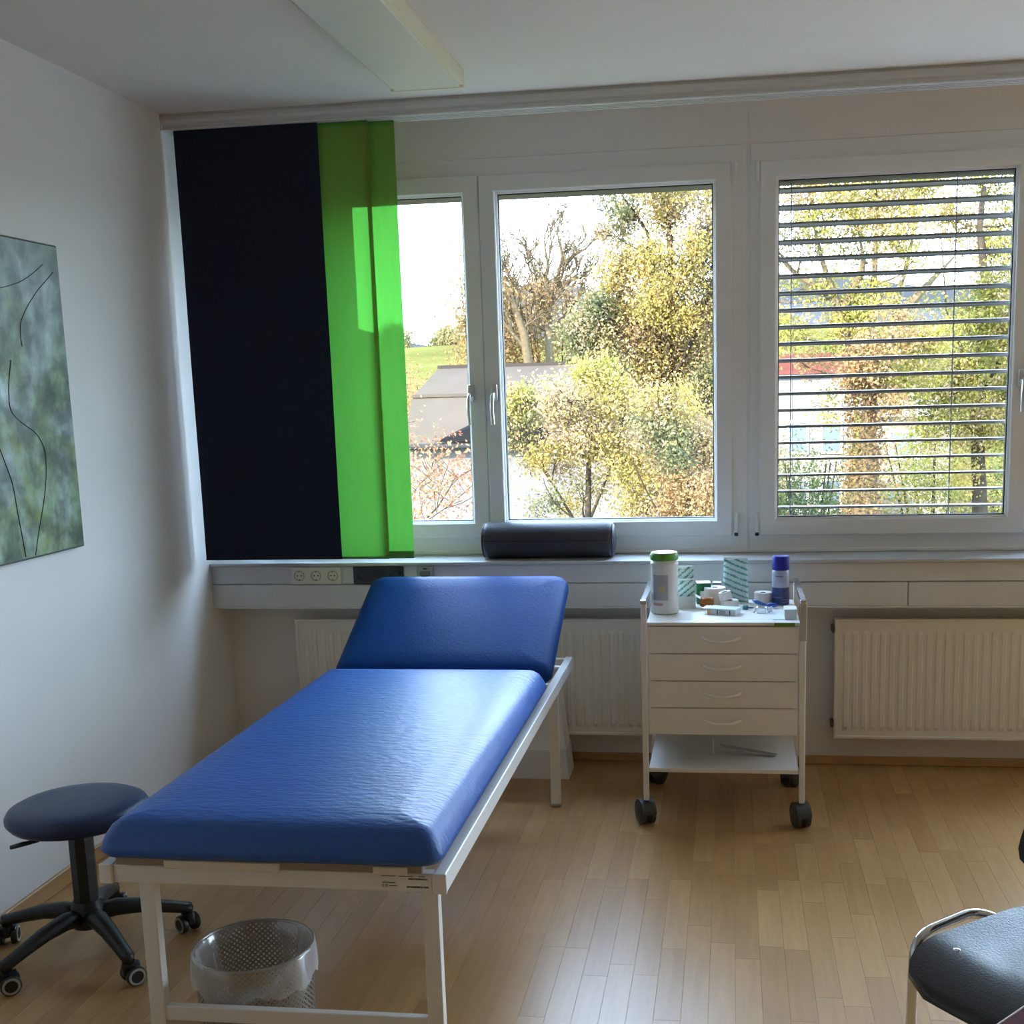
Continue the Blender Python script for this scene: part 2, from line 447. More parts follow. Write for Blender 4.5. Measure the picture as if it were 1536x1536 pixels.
# ------------------------------------------------------------------ windows
def make_handle(parent, x, z):
    b = BM(); box(b, (x-.014, 5.066, z-.034), (x+.014, 5.081, z+.034), .005, 2)
    h = obj('handle', b, SATIN, parent, world=True, smooth=True, angle=40)
    return h
def handle_bar(parent, x, z):
    b = BM()
    tube(b, bend([(x, 5.070, z+.004), (x, 5.024, z+.004), (x-.006, 5.022, z-.06), (x-.004, 5.030, z-.125)], .022), [.0085]*8+[.0085]*6+[.008, .007], 10)
    return b
def make_sash(win, x0, x1, handle_x=None, hinge_x=None, z0=.978):
    z1 = 2.484
    b = BM(); ring_frame(b, x0, x1, z0, z1, .066, 5.080, 5.150, .004)
    s = obj('sash', b, PVC, win, world=True)
    b = BM(); ring_frame(b, x0+.060, x1-.060, z0+.060, z1-.060, .014, 5.096, 5.130, .006); obj('glazing_bead', b, PVC, s, world=True)
    b = BM(); ring_frame(b, x0+.071, x1-.071, z0+.071, z1-.071, .007, 5.112, 5.134, .001); obj('gasket', b, RUBBER, s, world=True)
    b = BM(); box(b, (x0+.068, 5.120, z0+.068), (x1-.068, 5.126, z1-.068)); obj('glass_pane', b, GLASS, s, world=True)
    if handle_x is not None:
        # rosette and lever are one fitting
        b = BM(); box(b, (handle_x-.014, 5.066, 1.565), (handle_x+.014, 5.081, 1.635), .005, 2)
        tube(b, bend([(handle_x, 5.070, 1.592), (handle_x, 5.026, 1.592), (handle_x-.004, 5.024, 1.53), (handle_x-.002, 5.032, 1.468)], .022), .0085, 10)
        obj('handle', b, SATIN, s, world=True, smooth=True, angle=40, label='white-grey lever handle on the window sash')
    if hinge_x is not None:
        for za, zb in ((.990, 1.075), (2.40, 2.485)):
            b = BM(); lathe(b, [(.004, za), (.0075, za+.004), (.0075, zb-.004), (.004, zb)], (hinge_x, 5.076, 0), n=12); obj('hinge', b, PVC, s, world=True, smooth=True, angle=40)
        b = BM(); box(b, (hinge_x-.008, 5.068, .978), (hinge_x+.008, 5.082, .992), .002, 1); obj('hinge_pin', b, BLACKP, s, world=True)
    return s
def make_window(k, xa, xb, sashes, zb=.9055):
    win = struct_empty('window_%d' % k, (xa, 5.10, zb))
    b = BM(); ring_frame(b, xa, xb, zb, 2.555, .094, 5.100, 5.20, .003)
    obj('frame', b, PVC, win, world=True)
    b = BM(); box(b, (xa-.004, 5.19, zb-.045), (xb+.004, 5.40, zb-.02), .003, 1); obj('outer_sill', b, SATIN, win, world=True)
    b = BM(); box(b, (xa+.02, 5.215, 2.420), (xb-.02, 5.335, 2.556), .002, 1); obj('blind_casing', b, mat('casing_dark', (.03, .028, .026), .6), win, world=True)
    for s in sashes: make_sash(win, *s)
    return win
make_window(1, *UNITS[0], [(-2.060, -1.792)])
make_window(2, *UNITS[1], [(-1.668, -1.0345, -1.092), (-1.0305, .005, -.992, .022)])
make_window(3, *UNITS[2], [(.119, 1.182, 1.150, .108), (1.186, 1.835)])
make_window(4, *UNITS[3], [(2.03, 2.985, 2.945, None, .075), (2.99, 3.945, None, None, .075)], .002)  # this and the next unit: unseen, added to let more daylight in
make_window(5, *UNITS[4], [(4.065, 5.10, 5.06, None, .075), (5.105, 6.145, None, None, .075)], .002)

# portals help the sky find the windows
for xa, xb in UNITS[1:]:
    L = bpy.data.lights.new('window_portal', 'AREA'); L.shape = 'RECTANGLE'; L.size = xb-xa-.1; L.size_y = 1.6 if xa < 1.9 else 2.5
    o = bpy.data.objects.new('window_portal', L); COL.objects.link(o); o.location = ((xa+xb)/2, 5.27, 1.73 if xa < 1.9 else 1.28)
    o.rotation_euler = (-PI/2, 0, 0); L.cycles.is_portal = True

# external venetian blind on the right window
bl = thing('venetian_blind', 'grey outdoor venetian blind with open horizontal slats outside the right window', 'blind', (.65, 5.25, 1.06))
def slat_bm():
    b = BM(); n = 6; W = .52; prof = []
    for i in range(n+1):
        t = i/n-.5; prof.append((t*.074, .0045*(1-4*t*t)-t*.007))
    prof = [(-.0385, -.0035)] + prof + [(.0385, -.009)]
    for x in (-W, W):
        pass
    A = [b.verts.new((-W, y, z)) for y, z in prof]; B = [b.verts.new((W, y, z)) for y, z in prof]
    C = [b.verts.new((-W, y, z-.0016)) for y, z in prof]; D = [b.verts.new((W, y, z-.0016)) for y, z in prof]
    for i in range(len(prof)-1):
        b.faces.new((A[i], A[i+1], B[i+1], B[i])); b.faces.new((C[i+1], C[i], D[i], D[i+1]))
        b.faces.new((A[i], C[i], C[i+1], A[i+1])); b.faces.new((B[i+1], D[i+1], D[i], B[i]))
    b.faces.new((A[0], B[0], D[0], C[0])); b.faces.new((A[-1], C[-1], D[-1], B[-1]))
    return b
SLAT = mat('blind_slat_lacquer', (.22, .21, .21), .4, var=.04)
sl0 = None
for i in range(21):
    z = 1.081 + i*(2.392-1.081)/19
    if sl0 is None: sl0 = obj('slat', slat_bm(), SLAT, bl, smooth=True, angle=50); o = sl0
    else:
        o = sl0.copy(); COL.objects.link(o); o.parent = bl
    o.location = (0, 0, z-1.06)
for x in (-.40, .255):
    b = BM(); tube(b, [(x, -.041, -.03), (x, -.041, 1.56)], .0019, 6); obj('ladder_cord', b, mat('cord_grey', (.14, .14, .15), .7), bl)
    b = BM(); tube(b, [(x+.012, .041, -.03), (x+.012, .041, 1.56)], .0012, 6); obj('ladder_cord', b, MATS['cord_grey'], bl)
b = BM(); box(b, (-.54, -.04, 1.47), (.54, .04, 1.53), .004, 1); obj('head_rail', b, SLAT, bl)
b = BM(); box(b, (-.52, -.03, -.062), (.52, .03, -.045), .004, 1); obj('bottom_rail', b, SLAT, bl)
for x in (-.541, .541):
    b = BM(); box(b, (x-.012, -.02, -.15), (x+.012, .02, 1.53), .002, 1); obj('guide_rail', b, mat('guide_dark', (.06, .06, .065), .5), bl)

# ------------------------------------------------------------------ curtain rail and panels
cr_ = thing('curtain_rail', 'long white multi-track curtain rail under the ceiling along the window wall', 'curtain rail', (XL+.005, 4.79, ZC))
prof = [(-.050, 0), (-.050, -.010), (-.058, -.014), (-.060, -.030), (-.056, -.044), (-.046, -.050), (-.046, -.058), (-.050, -.062), (-.050, -.068), (-.044, -.070), (-.030, -.070), (-.030, -.060), (-.020, -.060), (-.020, -.070), (-.004, -.070), (-.004, -.060), (.006, -.060), (.006, -.070), (.022, -.070), (.022, -.060), (.032, -.060), (.032, -.070), (.048, -.070), (.050, -.064), (.050, 0)]
prof = [(y, z*.88) for y, z in prof]
b = BM()
A = [b.verts.new((.0, y, z)) for y, z in prof]; B = [b.verts.new((XR-XL-.02, y, z)) for y, z in prof]
for i in range(len(prof)):
    j = (i+1) % len(prof); b.faces.new((A[i], A[j], B[j], B[i]))
b.faces.new(A[::-1]); b.faces.new(B)
obj('track', b, mat('rail_white', (.62, .62, .60), .4), cr_)
b = BM(); box(b, (-.004, -.06, -.064), (.0, .052, 0), .001, 1); obj('end_cap', b, MATS['rail_white'], cr_)

def panel(name, label, x0, x1, y, z0, z1, mtl, barm, barh, wav=.0015):
    t = thing(name, label, 'curtain', ((x0+x1)/2, y, z0))
    b = BM(); nx, nz = 14, 30
    G = [[b.verts.new((x0+(x1-x0)*i/nx, y+wav*math.sin(i*1.1+j*.35), z0+barh+(z1-z0-barh)*j/nz)) for i in range(nx+1)] for j in range(nz+1)]
    for j in range(nz):
        for i in range(nx): b.faces.new((G[j][i], G[j][i+1], G[j+1][i+1], G[j+1][i]))
    obj('fabric', b, mtl, t, world=True, smooth=True)
    b = BM(); box(b, (x0, y-.004, z0), (x1, y+.004, z0+barh), .002, 1); obj('weight_bar', b, barm, t, world=True)
    b = BM(); box(b, (x0, y-.004, z1-.010), (x1, y+.004, z1+.006), .002, 1); obj('header_strip', b, barm, t, world=True)
    return t
panel('curtain', 'dark navy blackout curtain panel hanging beside the left wall', -2.190, -1.596, 4.757, .936, 2.652, NAVYC, NAVYC, .012)
panel('curtain', 'wide green sheer curtain panel hanging directly beside the navy panel', -1.74, -1.398, 4.776, .934, 2.652, GREENC, GREENBAR, .010)
panel('curtain', 'narrow bright green sheer strip at the curtain edge next to open glass', -1.424, -1.300, 4.802, .932, 2.652, GREENC, GREENBAR, .030)

# ------------------------------------------------------------------ ceiling light, painting
cl = thing('ceiling_light', 'long flat white ceiling lamp, switched off', 'ceiling light', (-1.055, 3.45, ZC))
b = BM(); box(b, (-1.19, 2.45, 2.668), (-.925, 4.39, 2.7195), .004, 2); obj('housing', b, LAMPSIDE, cl, world=True, smooth=True, angle=40)
b = BM(); box(b, (-1.176, 2.47, 2.660), (-.939, 4.37, 2.670), .003, 1); obj('diffuser', b, DIFF, cl, world=True)
b = BM(); box(b, (-1.19, 4.372, 2.659), (-.925, 4.391, 2.671), .003, 1); obj('end_strip', b, LAMPSIDE, cl, world=True)

def paint_mat():
    M, n, o = nodes_mat('abstract_green_painting')
    p = n.nodes.new('ShaderNodeBsdfPrincipled'); p.inputs['Roughness'].default_value = .5; n.links.new(p.outputs[0], o.inputs[0])
    tc = n.nodes.new('ShaderNodeTexCoord')
    n1 = n.nodes.new('ShaderNodeTexNoise'); n1.inputs['Scale'].default_value = 3.6; n1.inputs['Detail'].default_value = 7; n1.inputs['Roughness'].default_value = .62; n1.inputs['Distortion'].default_value = .5
    mp = n.nodes.new('ShaderNodeMapping'); mp.inputs['Scale'].default_value = (1, 1.3, .7); mp.inputs['Location'].default_value = (0, 3.1, 1.7)
    n.links.new(tc.outputs['Object'], mp.inputs[0]); n.links.new(mp.outputs[0], n1.inputs['Vector'])
    c1 = n.nodes.new('ShaderNodeValToRGB'); e = c1.color_ramp.elements
    e[0].position = .26; e[0].color = (.035, .06, .04, 1); e[1].position = .76; e[1].color = (.56, .66, .66, 1)
    for q, c in ((.38, (.09, .14, .08)), (.47, (.17, .24, .14)), (.56, (.25, .32, .29)), (.66, (.36, .44, .47))):
        x = e.new(q); x.color = (*c, 1)
    n.links.new(n1.outputs['Fac'], c1.inputs[0])
    n2 = n.nodes.new('ShaderNodeTexNoise'); n2.inputs['Scale'].default_value = 4.5; n2.inputs['Detail'].default_value = 3
    mp2 = n.nodes.new('ShaderNodeMapping'); mp2.inputs['Location'].default_value = (5, 1.2, 8.3); n.links.new(tc.outputs['Object'], mp2.inputs[0]); n.links.new(mp2.outputs[0], n2.inputs['Vector'])
    c2 = n.nodes.new('ShaderNodeValToRGB'); c2.color_ramp.elements[0].position = .56; c2.color_ramp.elements[0].color = (0, 0, 0, 1); c2.color_ramp.elements[1].position = .70; c2.color_ramp.elements[1].color = (.8, .8, .8, 1)
    n.links.new(n2.outputs['Fac'], c2.inputs[0])
    mx = n.nodes.new('ShaderNodeMixRGB'); mx.inputs[2].default_value = (.20, .25, .025, 1)
    n.links.new(c2.outputs[0], mx.inputs[0]); n.links.new(c1.outputs[0], mx.inputs[1])
    n3 = n.nodes.new('ShaderNodeTexNoise'); n3.inputs['Scale'].default_value = 13; n3.inputs['Detail'].default_value = 5; n.links.new(tc.outputs['Object'], n3.inputs['Vector'])
    c3 = n.nodes.new('ShaderNodeValToRGB'); c3.color_ramp.elements[0].position = .38; c3.color_ramp.elements[0].color = (.42, .45, .43, 1); c3.color_ramp.elements[1].position = .66; c3.color_ramp.elements[1].color = (1.55, 1.55, 1.5, 1)
    n.links.new(n3.outputs['Fac'], c3.inputs[0])
    mu = n.nodes.new('ShaderNodeMixRGB'); mu.blend_type = 'MULTIPLY'; mu.inputs[0].default_value = 1
    n.links.new(mx.outputs[0], mu.inputs[1]); n.links.new(c3.outputs[0], mu.inputs[2])
    # pale blue-grey wash over the upper half of the canvas
    sz = n.nodes.new('ShaderNodeSeparateXYZ'); n.links.new(tc.outputs['Object'], sz.inputs[0])
    mr = n.nodes.new('ShaderNodeMapRange'); mr.inputs[1].default_value = .05; mr.inputs[2].default_value = .42; mr.inputs[3].default_value = 0; mr.inputs[4].default_value = .35
    n.links.new(sz.outputs['Z'], mr.inputs[0])
    m3 = n.nodes.new('ShaderNodeMixRGB'); m3.inputs[2].default_value = (.46, .54, .60, 1)
    n.links.new(mr.outputs[0], m3.inputs[0]); n.links.new(mu.outputs[0], m3.inputs[1]); n.links.new(m3.outputs[0], p.inputs['Base Color'])
    return M
pa = thing('painting', 'abstract green and grey-blue canvas painting hanging on the left wall', 'painting', (XL, 3.40, 1.617))
b = BM(); box(b, (XL+.0005, 2.94, 1.117), (XL+.024, 3.842, 2.117), .002, 1); obj('stretcher', b, mat('canvas_edge', (.07, .085, .075), .7), pa, world=True)
b = BM(); box(b, (XL+.0235, 2.946, 1.123), (XL+.0255, 3.836, 2.111)); obj('canvas', b, paint_mat(), pa, world=True)
INK = mat('drawn_line', (.045, .055, .06), .7)
strokes = [[(3.40, 1.955), (3.47, 1.950), (3.536, 1.963), (3.612, 1.983), (3.681, 2.013), (3.745, 2.048)],
           [(3.802, 2.028), (3.697, 1.961), (3.63, 1.906), (3.583, 1.854), (3.58, 1.805), (3.583, 1.783)],
           [(3.514, 1.739), (3.488, 1.662), (3.48, 1.585), (3.534, 1.548), (3.605, 1.517), (3.638, 1.486), (3.655, 1.448), (3.649, 1.382), (3.626, 1.309), (3.595, 1.244), (3.564, 1.181), (3.54, 1.125)],
           [(3.40, 1.49), (3.437, 1.411), (3.458, 1.359), (3.467, 1.273), (3.478, 1.199), (3.487, 1.128)]]
for s in strokes:
    pts = bend([(XL+.0255, y, z) for y, z in s], .03, 4)
    b = BM(); tube(b, pts, .0026, 6, flat=.5); obj('drawn_stroke', b, INK, pa, world=True, smooth=True)

# ------------------------------------------------------------------ radiators
def radiator(x0, x1, label):
    z0, z1, yf = .145, .640, 4.945
    t = thing('radiator', label, 'radiator', ((x0+x1)/2, yf+.04, z0))
    b = BM(); pr = []; x = x0; pitch = .037
    n = int(round((x1-x0-.05)/pitch)); pitch = (x1-x0-.05)/n
    pr.append((x0, 0)); pr.append((x0+.022, 0))
    for i in range(n):
        a = x0+.025+i*pitch
        pr += [(a+.004, .0), (a+.009, .0065), (a+pitch-.013, .0065), (a+pitch-.008, .0)]
    pr += [(x1-.022, 0), (x1, 0)]
    zs = [(z0, 0), (z0+.030, 0), (z0+.045, 1), (z1-.060, 1), (z1-.045, 0), (z1, 0)]
    G = [[b.verts.new((px, yf - d*f + .0065, z)) for px, d in pr] for z, f in zs]
    for j in range(len(zs)-1):
        for i in range(len(pr)-1): b.faces.new((G[j][i], G[j][i+1], G[j+1][i+1], G[j+1][i]))
    obj('front_panel', b, RAD, t, world=True)
    b = BM(); ring_frame(b, x0-.006, x1+.006, z0-.006, z1+.006, .012, yf, yf+.012, .002); obj('edge_frame', b, RAD, t, world=True)
    b = BM(); box(b, (x0, yf+.045, z0), (x1, yf+.060, z1-.01)); obj('back_panel', b, RAD, t, world=True)
    b = BM()
    for i in range(int((x1-x0)/.04)):
        box(b, (x0+i*.04, yf+.012, z1-.008), (x0+i*.04+.012, yf+.045, z1-.004))
    box(b, (x0, yf+.010, z1-.004), (x1, yf+.014, z1+.002)); box(b, (x0, yf+.043, z1-.004), (x1, yf+.048, z1+.002))
    obj('top_grille', b, RAD, t, world=True)
    for xs in (x0-.004, x1):
        b = BM(); box(b, (xs, yf+.008, z0), (xs+.004, yf+.06, z1)); obj('side_cover', b, RAD, t, world=True)
    for zb in (z0+.045, z1-.045):
        b = BM(); box(b, (x0-.016, yf+.03, zb-.012), (x0-.003, YW-.0005, zb+.012), .003, 1); obj('bracket', b, mat('bracket_brown', (.16, .12, .085), .6), t, world=True)
    return t
radiator(-1.886, -.305, 'white panel radiator behind the head of the blue couch')
radiator(.428, 1.87, 'white panel radiator right of the drawer trolley')

# ------------------------------------------------------------------ sockets on the trunking
def wall_box(name, label, x0, x1, z0, z1, n, m1, depth=.012, yf=4.886):
    t = thing(name, label, 'socket', ((x0+x1)/2, yf, z0))
    b = BM(); box(b, (x0, yf-depth, z0), (x1, yf-.0005, z1), .003, 2); obj('cover_frame', b, m1, t, world=True)
    w_ = (x1-x0)/n
    for i in range(n):
        cx, cz = x0+w_*(i+.5), (z0+z1)/2
        b = BM(); lathe(b, [(.0235, -.0012), (.0235, -.0045), (.0195, -.0045), (.0180, .004), (.0001, .004)], (cx, yf-depth, cz), 'y', 24, cap=False)
        ins = obj('socket_insert', b, m1 if m1 is SOCKB else mat('cream_socket_insert', (.60, .55, .45), .35), t, world=True, smooth=True, angle=30)
        b = BM()
        for dx in (-.0085, .0085): lathe(b, [(.0030, -.0008), (.0030, .003)], (cx+dx, yf-depth+.0006, cz), 'y', 10)
        box(b, (cx-.003, yf-depth-.003, cz-.0215), (cx+.003, yf-depth+.003, cz-.016)); box(b, (cx-.003, yf-depth-.003, cz+.016), (cx+.003, yf-depth+.003, cz+.0215))
        obj('pin_holes', b, DARK, ins, world=True)
    return t
wall_box('power_socket', 'cream triple power socket on the grey trunking', -1.868, -1.645, .812, .886, 3, SOCKW)
wall_box('power_socket', 'black triple power socket partly hidden by the couch headrest', -1.592, -1.372, .812, .886, 3, SOCKB)
t = thing('data_socket', 'small grey data socket right of the black triple socket', 'socket', (-1.277, 4.886, .814))
b = BM(); box(b, (-1.313, 4.873, .814), (-1.242, 4.8855, .886), .003, 2); obj('cover_frame', b, GREYP, t, world=True)
b = BM(); box(b, (-1.300, 4.868, .824), (-1.255, 4.876, .866), .004, 2); obj('jack_block', b, mat('jack_grey', (.22, .20, .17), .5), t, world=True)
b = BM(); box(b, (-1.292, 4.867, .830), (-1.263, 4.8685, .848)); obj('jack_opening', b, DARK, t, world=True)
b = BM(); box(b, (-1.286, 4.8715, .874), (-1.268, 4.8735, .879)); obj('label_field', b, DARK, t, world=True)

# ------------------------------------------------------------------ examination couch
X0, X1, Y0, Y1, ZR = -1.470, -.637, 2.49, 4.715, .535
co = thing('examination_couch', 'blue padded examination couch on a white metal frame with raised headrest', 'couch', ((X0+X1)/2, 3.60, 0))
for xa in (X0, X1-.030):
    b = BM(); box(b, (xa, Y0+.004, ZR-.046), (xa+.030, Y1-.003, ZR), .003, 2); obj('side_rail', b, FRAMEW, co, world=True)
    for ya, yb in ((Y0-.004, Y0+.006), (Y1-.004, Y1+.004)):
        b = BM(); box(b, (xa-.001, ya, ZR-.047), (xa+.031, yb, ZR+.001), .002, 1); obj('end_cap', b, WHITE, co, world=True)
for ya in (Y0+.004, Y1-.034):
    b = BM(); box(b, (X0+.030, ya, ZR-.046), (X1-.030, ya+.030, ZR-.002), .003, 2); o = obj('cross_rail', b, FRAMEW, co, world=True)
    if ya < 3:
        # type plate with its bar code
        b = BM(); box(b, (-.792, Y0+.0028, .4925), (-.672, Y0+.0036, .5290)); pl = obj('type_label', b, mat('paper_label', (.80, .79, .76), .5), o, world=True)
        b = BM(); rx = random.Random(3); x = -.725
        while x < -.682:
            wdt = rx.choice((.0006, .001, .0016)); box(b, (x, Y0+.0022, .5185), (x+wdt, Y0+.0030, .5225)); x += wdt+rx.choice((.0006, .0012))
        x = -.730
        while x < -.680:
            wdt = rx.choice((.0006, .001, .0016)); box(b, (x, Y0+.0022, .4995), (x+wdt, Y0+.0030, .5035)); x += wdt+rx.choice((.0006, .0012))
        for xa, xb, z in ((-.788, -.758, .5258), (-.746, -.716, .5258), (-.702, -.688, .5258), (-.786, -.758, .5105), (-.770, -.752, .5025)):
            x = xa
            while x < xb:
                wdt = rx.choice((.0012, .002, .0026)); box(b, (x, Y0+.0022, z), (x+wdt, Y0+.0030, z+.0016)); x += wdt+.0008
        # CE mark
        lathe_pts = [(math.cos(a), math.sin(a)) for a in np.linspace(PI*.35, PI*1.65, 9)]
        for cx in (-.784, -.776):
            tube(b, [(cx+.0028*c, Y0+.0026, .5035+.0032*s) for c, s in lathe_pts], .0005, 5)
        box(b, (-.7785, Y0+.0022, .5032), (-.7755, Y0+.0030, .5039))
        obj('print', b, DARK, o, world=True) if False else obj('label_print', b, DARK, co, world=True)
for ya in (Y0+.014, 4.43):
    for xa in (-1.384, -.699):
        b = BM(); box(b, (xa, ya, 0.010), (xa+.038, ya+.030, ZR-.045), .003, 2); lg = obj('leg', b, FRAMEW, co, world=True)
        b = BM(); box(b, (xa-.001, ya-.001, 0), (xa+.039, ya+.031, .012), .002, 1); obj('foot_cap', b, GREYP, lg, world=True)
    if ya < 3: b = BM(); box(b, (-1.347, ya+.004, .135), (-.698, ya+.026, .172), .003, 2); obj('stretcher', b, FRAMEW, co, world=True)
    b = BM(); box(b, (-1.40, ya, ZR-.075), (-.66, ya+.025, ZR-.045), .003, 1)
    if ya > 3: obj('leg_beam', b, FRAMEW, co, world=True)
    else: b.free()
# pads
ML = 4.075-2.455; MWd = .822
mp_ = [(.040, .0), (.010, .005), (.0, .018), (.002, .030), (.012, .052), (.024, .070), (.040, .082), (.070, .090), (.13, .095)]
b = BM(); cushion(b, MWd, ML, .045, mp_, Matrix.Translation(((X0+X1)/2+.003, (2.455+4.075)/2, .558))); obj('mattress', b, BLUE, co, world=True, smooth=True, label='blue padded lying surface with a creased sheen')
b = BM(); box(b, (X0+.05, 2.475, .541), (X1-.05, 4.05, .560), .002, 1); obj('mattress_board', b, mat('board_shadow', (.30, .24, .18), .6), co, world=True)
for xa, xb in ((-1.30, -1.02), (-.80, -.72)):
    b = BM(); box(b, (xa, 2.470, .537), (xb, 2.52, .557), .002, 1); obj('spacer_batten', b, PLY, co, world=True)
ang = math.radians(25.5)
HL = .635
mh = Matrix.Translation(((X0+X1)/2+.022, 4.085, .558)) @ Matrix.Rotation(ang, 4, 'X') @ Matrix.Translation((0, HL/2, .0))
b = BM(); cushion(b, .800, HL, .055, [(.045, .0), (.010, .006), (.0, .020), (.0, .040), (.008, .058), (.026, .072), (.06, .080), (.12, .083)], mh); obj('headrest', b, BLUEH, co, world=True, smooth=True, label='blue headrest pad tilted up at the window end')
b = BM(); box(b, (-.37, -HL/2+.02, -.014), (.37, HL/2-.03, .002), .002, 1); bmesh.ops.transform(b, matrix=mh, verts=b.verts); obj('headrest_board', b, PLY, co, world=True)
for x in (-1.36, -.75):
    p1 = mh @ Vector((0, HL/2-.12, -.02)); p1.x = x
    b = BM(); tube(b, [p1, (x, 4.60, ZR-.02)], .010, 8); obj('support_strut', b, FRAMEW, co, world=True)
b = BM(); tube(b, [(X0+.03, 4.60, ZR-.02), (X1-.03, 4.60, ZR-.02)], .010, 8); obj('ratchet_bar', b, FRAMEW, co, world=True)

# white moulded box standing under the head end
sb = thing('step_box', 'low white box with a ledge under the couch head end, behind the rear leg', 'box', (-.90, 4.82, 0))
b = BM()
def prism(bm, pts, y0, y1):
    A = [bm.verts.new((x, y0, z)) for x, z in pts]; B = [bm.verts.new((x, y1, z)) for x, z in pts]
    for i in range(len(pts)):
        j = (i+1) % len(pts); bm.faces.new((A[i], A[j], B[j], B[i]))
    bm.faces.new(A[::-1]); bm.faces.new(B)
prism(b, [(-1.12, .0), (-.672, .0), (-.684, .125), (-1.11, .125)], 4.765, 4.925); obj('lower_body', b, WHITE, sb, world=True)
b = BM(); prism(b, [(-1.10, .1255), (-.688, .1255), (-.712, .36), (-1.08, .36)], 4.80, 4.925); obj('upper_body', b, WHITE, sb, world=True)

# ------------------------------------------------------------------ rolling stool
SX, SY = -1.88, 3.10
stl = thing('rolling_stool', 'round dark blue swivel stool on a black five-armed base beside the left wall', 'stool', (SX, SY, 0))
b = BM(); lathe(b, [(.02, .408), (.165, .408), (.186, .414), (.197, .428), (.198, .440), (.190, .454), (.170, .464), (.13, .470), (.07, .473), (.002, .474)], n=48); obj('seat', b, NAVYS, stl, smooth=True)
b = BM(); lathe(b, [(.05, .385), (.13, .395), (.155, .408)], n=32); obj('seat_plate', b, BLACKP, stl, smooth=True, angle=40)
b = BM(); lathe(b, [(.036, .13), (.0355, .345), (.0355, .350), (.030, .366), (.030, .392)], n=8); obj('column', b, BLACKP, stl)
b = BM(); lathe(b, [(.046, .085), (.050, .10), (.046, .150), (.038, .165)], n=24); obj('hub', b, BLACKP, stl, smooth=True, angle=40)
b = BM(); tube(b, [(-.02, -.02, .398), (-.045, -.125, .398), (-.062, -.145, .395)], [.006, .006, .006], 8); tube(b, [(-.045, -.135, .396), (-.085, -.155, .391), (-.112, -.168, .386)], [.007, .011, .009], 10, flat=.6)
obj('height_lever', b, BLACKP, stl, smooth=True)
def stool_caster(parent, x, y, rz):
    M4 = Matrix.Translation((x, y, 0)) @ Matrix.Rotation(rz, 4, 'Z')
    b = BM(); tube(b, [(0, 0, .085), (0, 0, .050)], [.010, .010], 8); box(b, (-.011, -.020, .026), (.011, .030, .064), .006, 2)
    bmesh.ops.transform(b, matrix=M4, verts=b.verts); c = obj('caster', b, BLACKP, parent, smooth=True, angle=40)
    for s in (-1, 1):
        b = BM(); lathe(b, [(.006, s*.012), (.026, s*.012), (.028, s*.016), (.028, s*.026), (.025, s*.030), (.006, s*.030)], (0, .010, .028), 'x', 24)
        bmesh.ops.transform(b, matrix=M4, verts=b.verts); wh = obj('wheel', b, BLACKP, c, smooth=True, angle=35)
        b = BM(); lathe(b, [(.0175, s*.0295), (.0175, s*.0315), (.0235, s*.0315), (.0245, s*.0285)], (0, .010, .028), 'x', 24, cap=False)
        bmesh.ops.transform(b, matrix=M4, verts=b.verts); obj('wheel_rim', b, mat('wheel_grey_rim', (.42, .40, .36), .5), c, smooth=True, angle=35, label='light grey ring on the wheel face')
for k, a in enumerate((-112, -40, 32, 104, 176)):
    a = math.radians(a); ux, uy = math.cos(a), math.sin(a)
    b = BM()
    P = [(.030, .118), (.08, .124), (.15, .115), (.22, .096), (.275, .080), (.292, .072)]
    tube(b, [(ux*r, uy*r, z) for r, z in P], [.030, .030, .026, .022, .020, .014], 10, flat=.85)
    tube(b, [(ux*.278, uy*.278, .092), (ux*.278, uy*.278, .060)], [.016, .016], 10)
    ar = obj('base_arm', b, BLACKP, stl, smooth=True)
    stool_caster(stl, ux*.282, uy*.282, (-.9, -.70, 1.0, .3, .35)[k])

# ------------------------------------------------------------------ waste bin
BX, BY, BR, BH = -1.198, 2.702, .147, .240
wb = thing('waste_bin', 'perforated steel waste bin with a clear liner, under the couch foot end', 'bin', (BX, BY, 0))
b = BM(); n = 64; uvl = b.loops.layers.uv.new('UVMap')
R0 = [b.verts.new((BR*.97*math.cos(2*PI*k/n), BR*.97*math.sin(2*PI*k/n), .012)) for k in range(n)]
R1 = [b.verts.new((BR*math.cos(2*PI*k/n), BR*math.sin(2*PI*k/n), BH)) for k in range(n)]
for k in range(n):
    f = b.faces.new((R0[k], R0[(k+1) % n], R1[(k+1) % n], R1[k]))
    u0, u1 = 2*PI*BR*k/n, 2*PI*BR*(k+1)/n
    for lp, q in zip(f.loops, ((u0, 0), (u1, 0), (u1, BH), (u0, BH))): lp[uvl].uv = q
obj('perforated_body', b, PERF, wb, smooth=True)
b = BM(); lathe(b, [(.001, .004), (BR*.965, .004), (BR*.975, .014), (.001, .012)], n=40, cap=False); obj('bin_floor', b, mat('bin_grey', (.30, .27, .23), .45, metal=.5), wb)
b = BM(); tube(b, [(BR*math.cos(2*PI*k/40), BR*math.sin(2*PI*k/40), BH) for k in range(41)], .003, 8); obj('rim', b, STEEL, wb, smooth=True)
b = BM(); n = 120; rl = random.Random(5); rings = []
ph = [rl.uniform(0, 6.28) for _ in range(8)]
def wav(a, amp): return amp*(math.sin(5*a+ph[0])*.5+math.sin(11*a+ph[1])*.4+math.sin(19*a+ph[2])*.3+math.sin(31*a+ph[3])*.2)
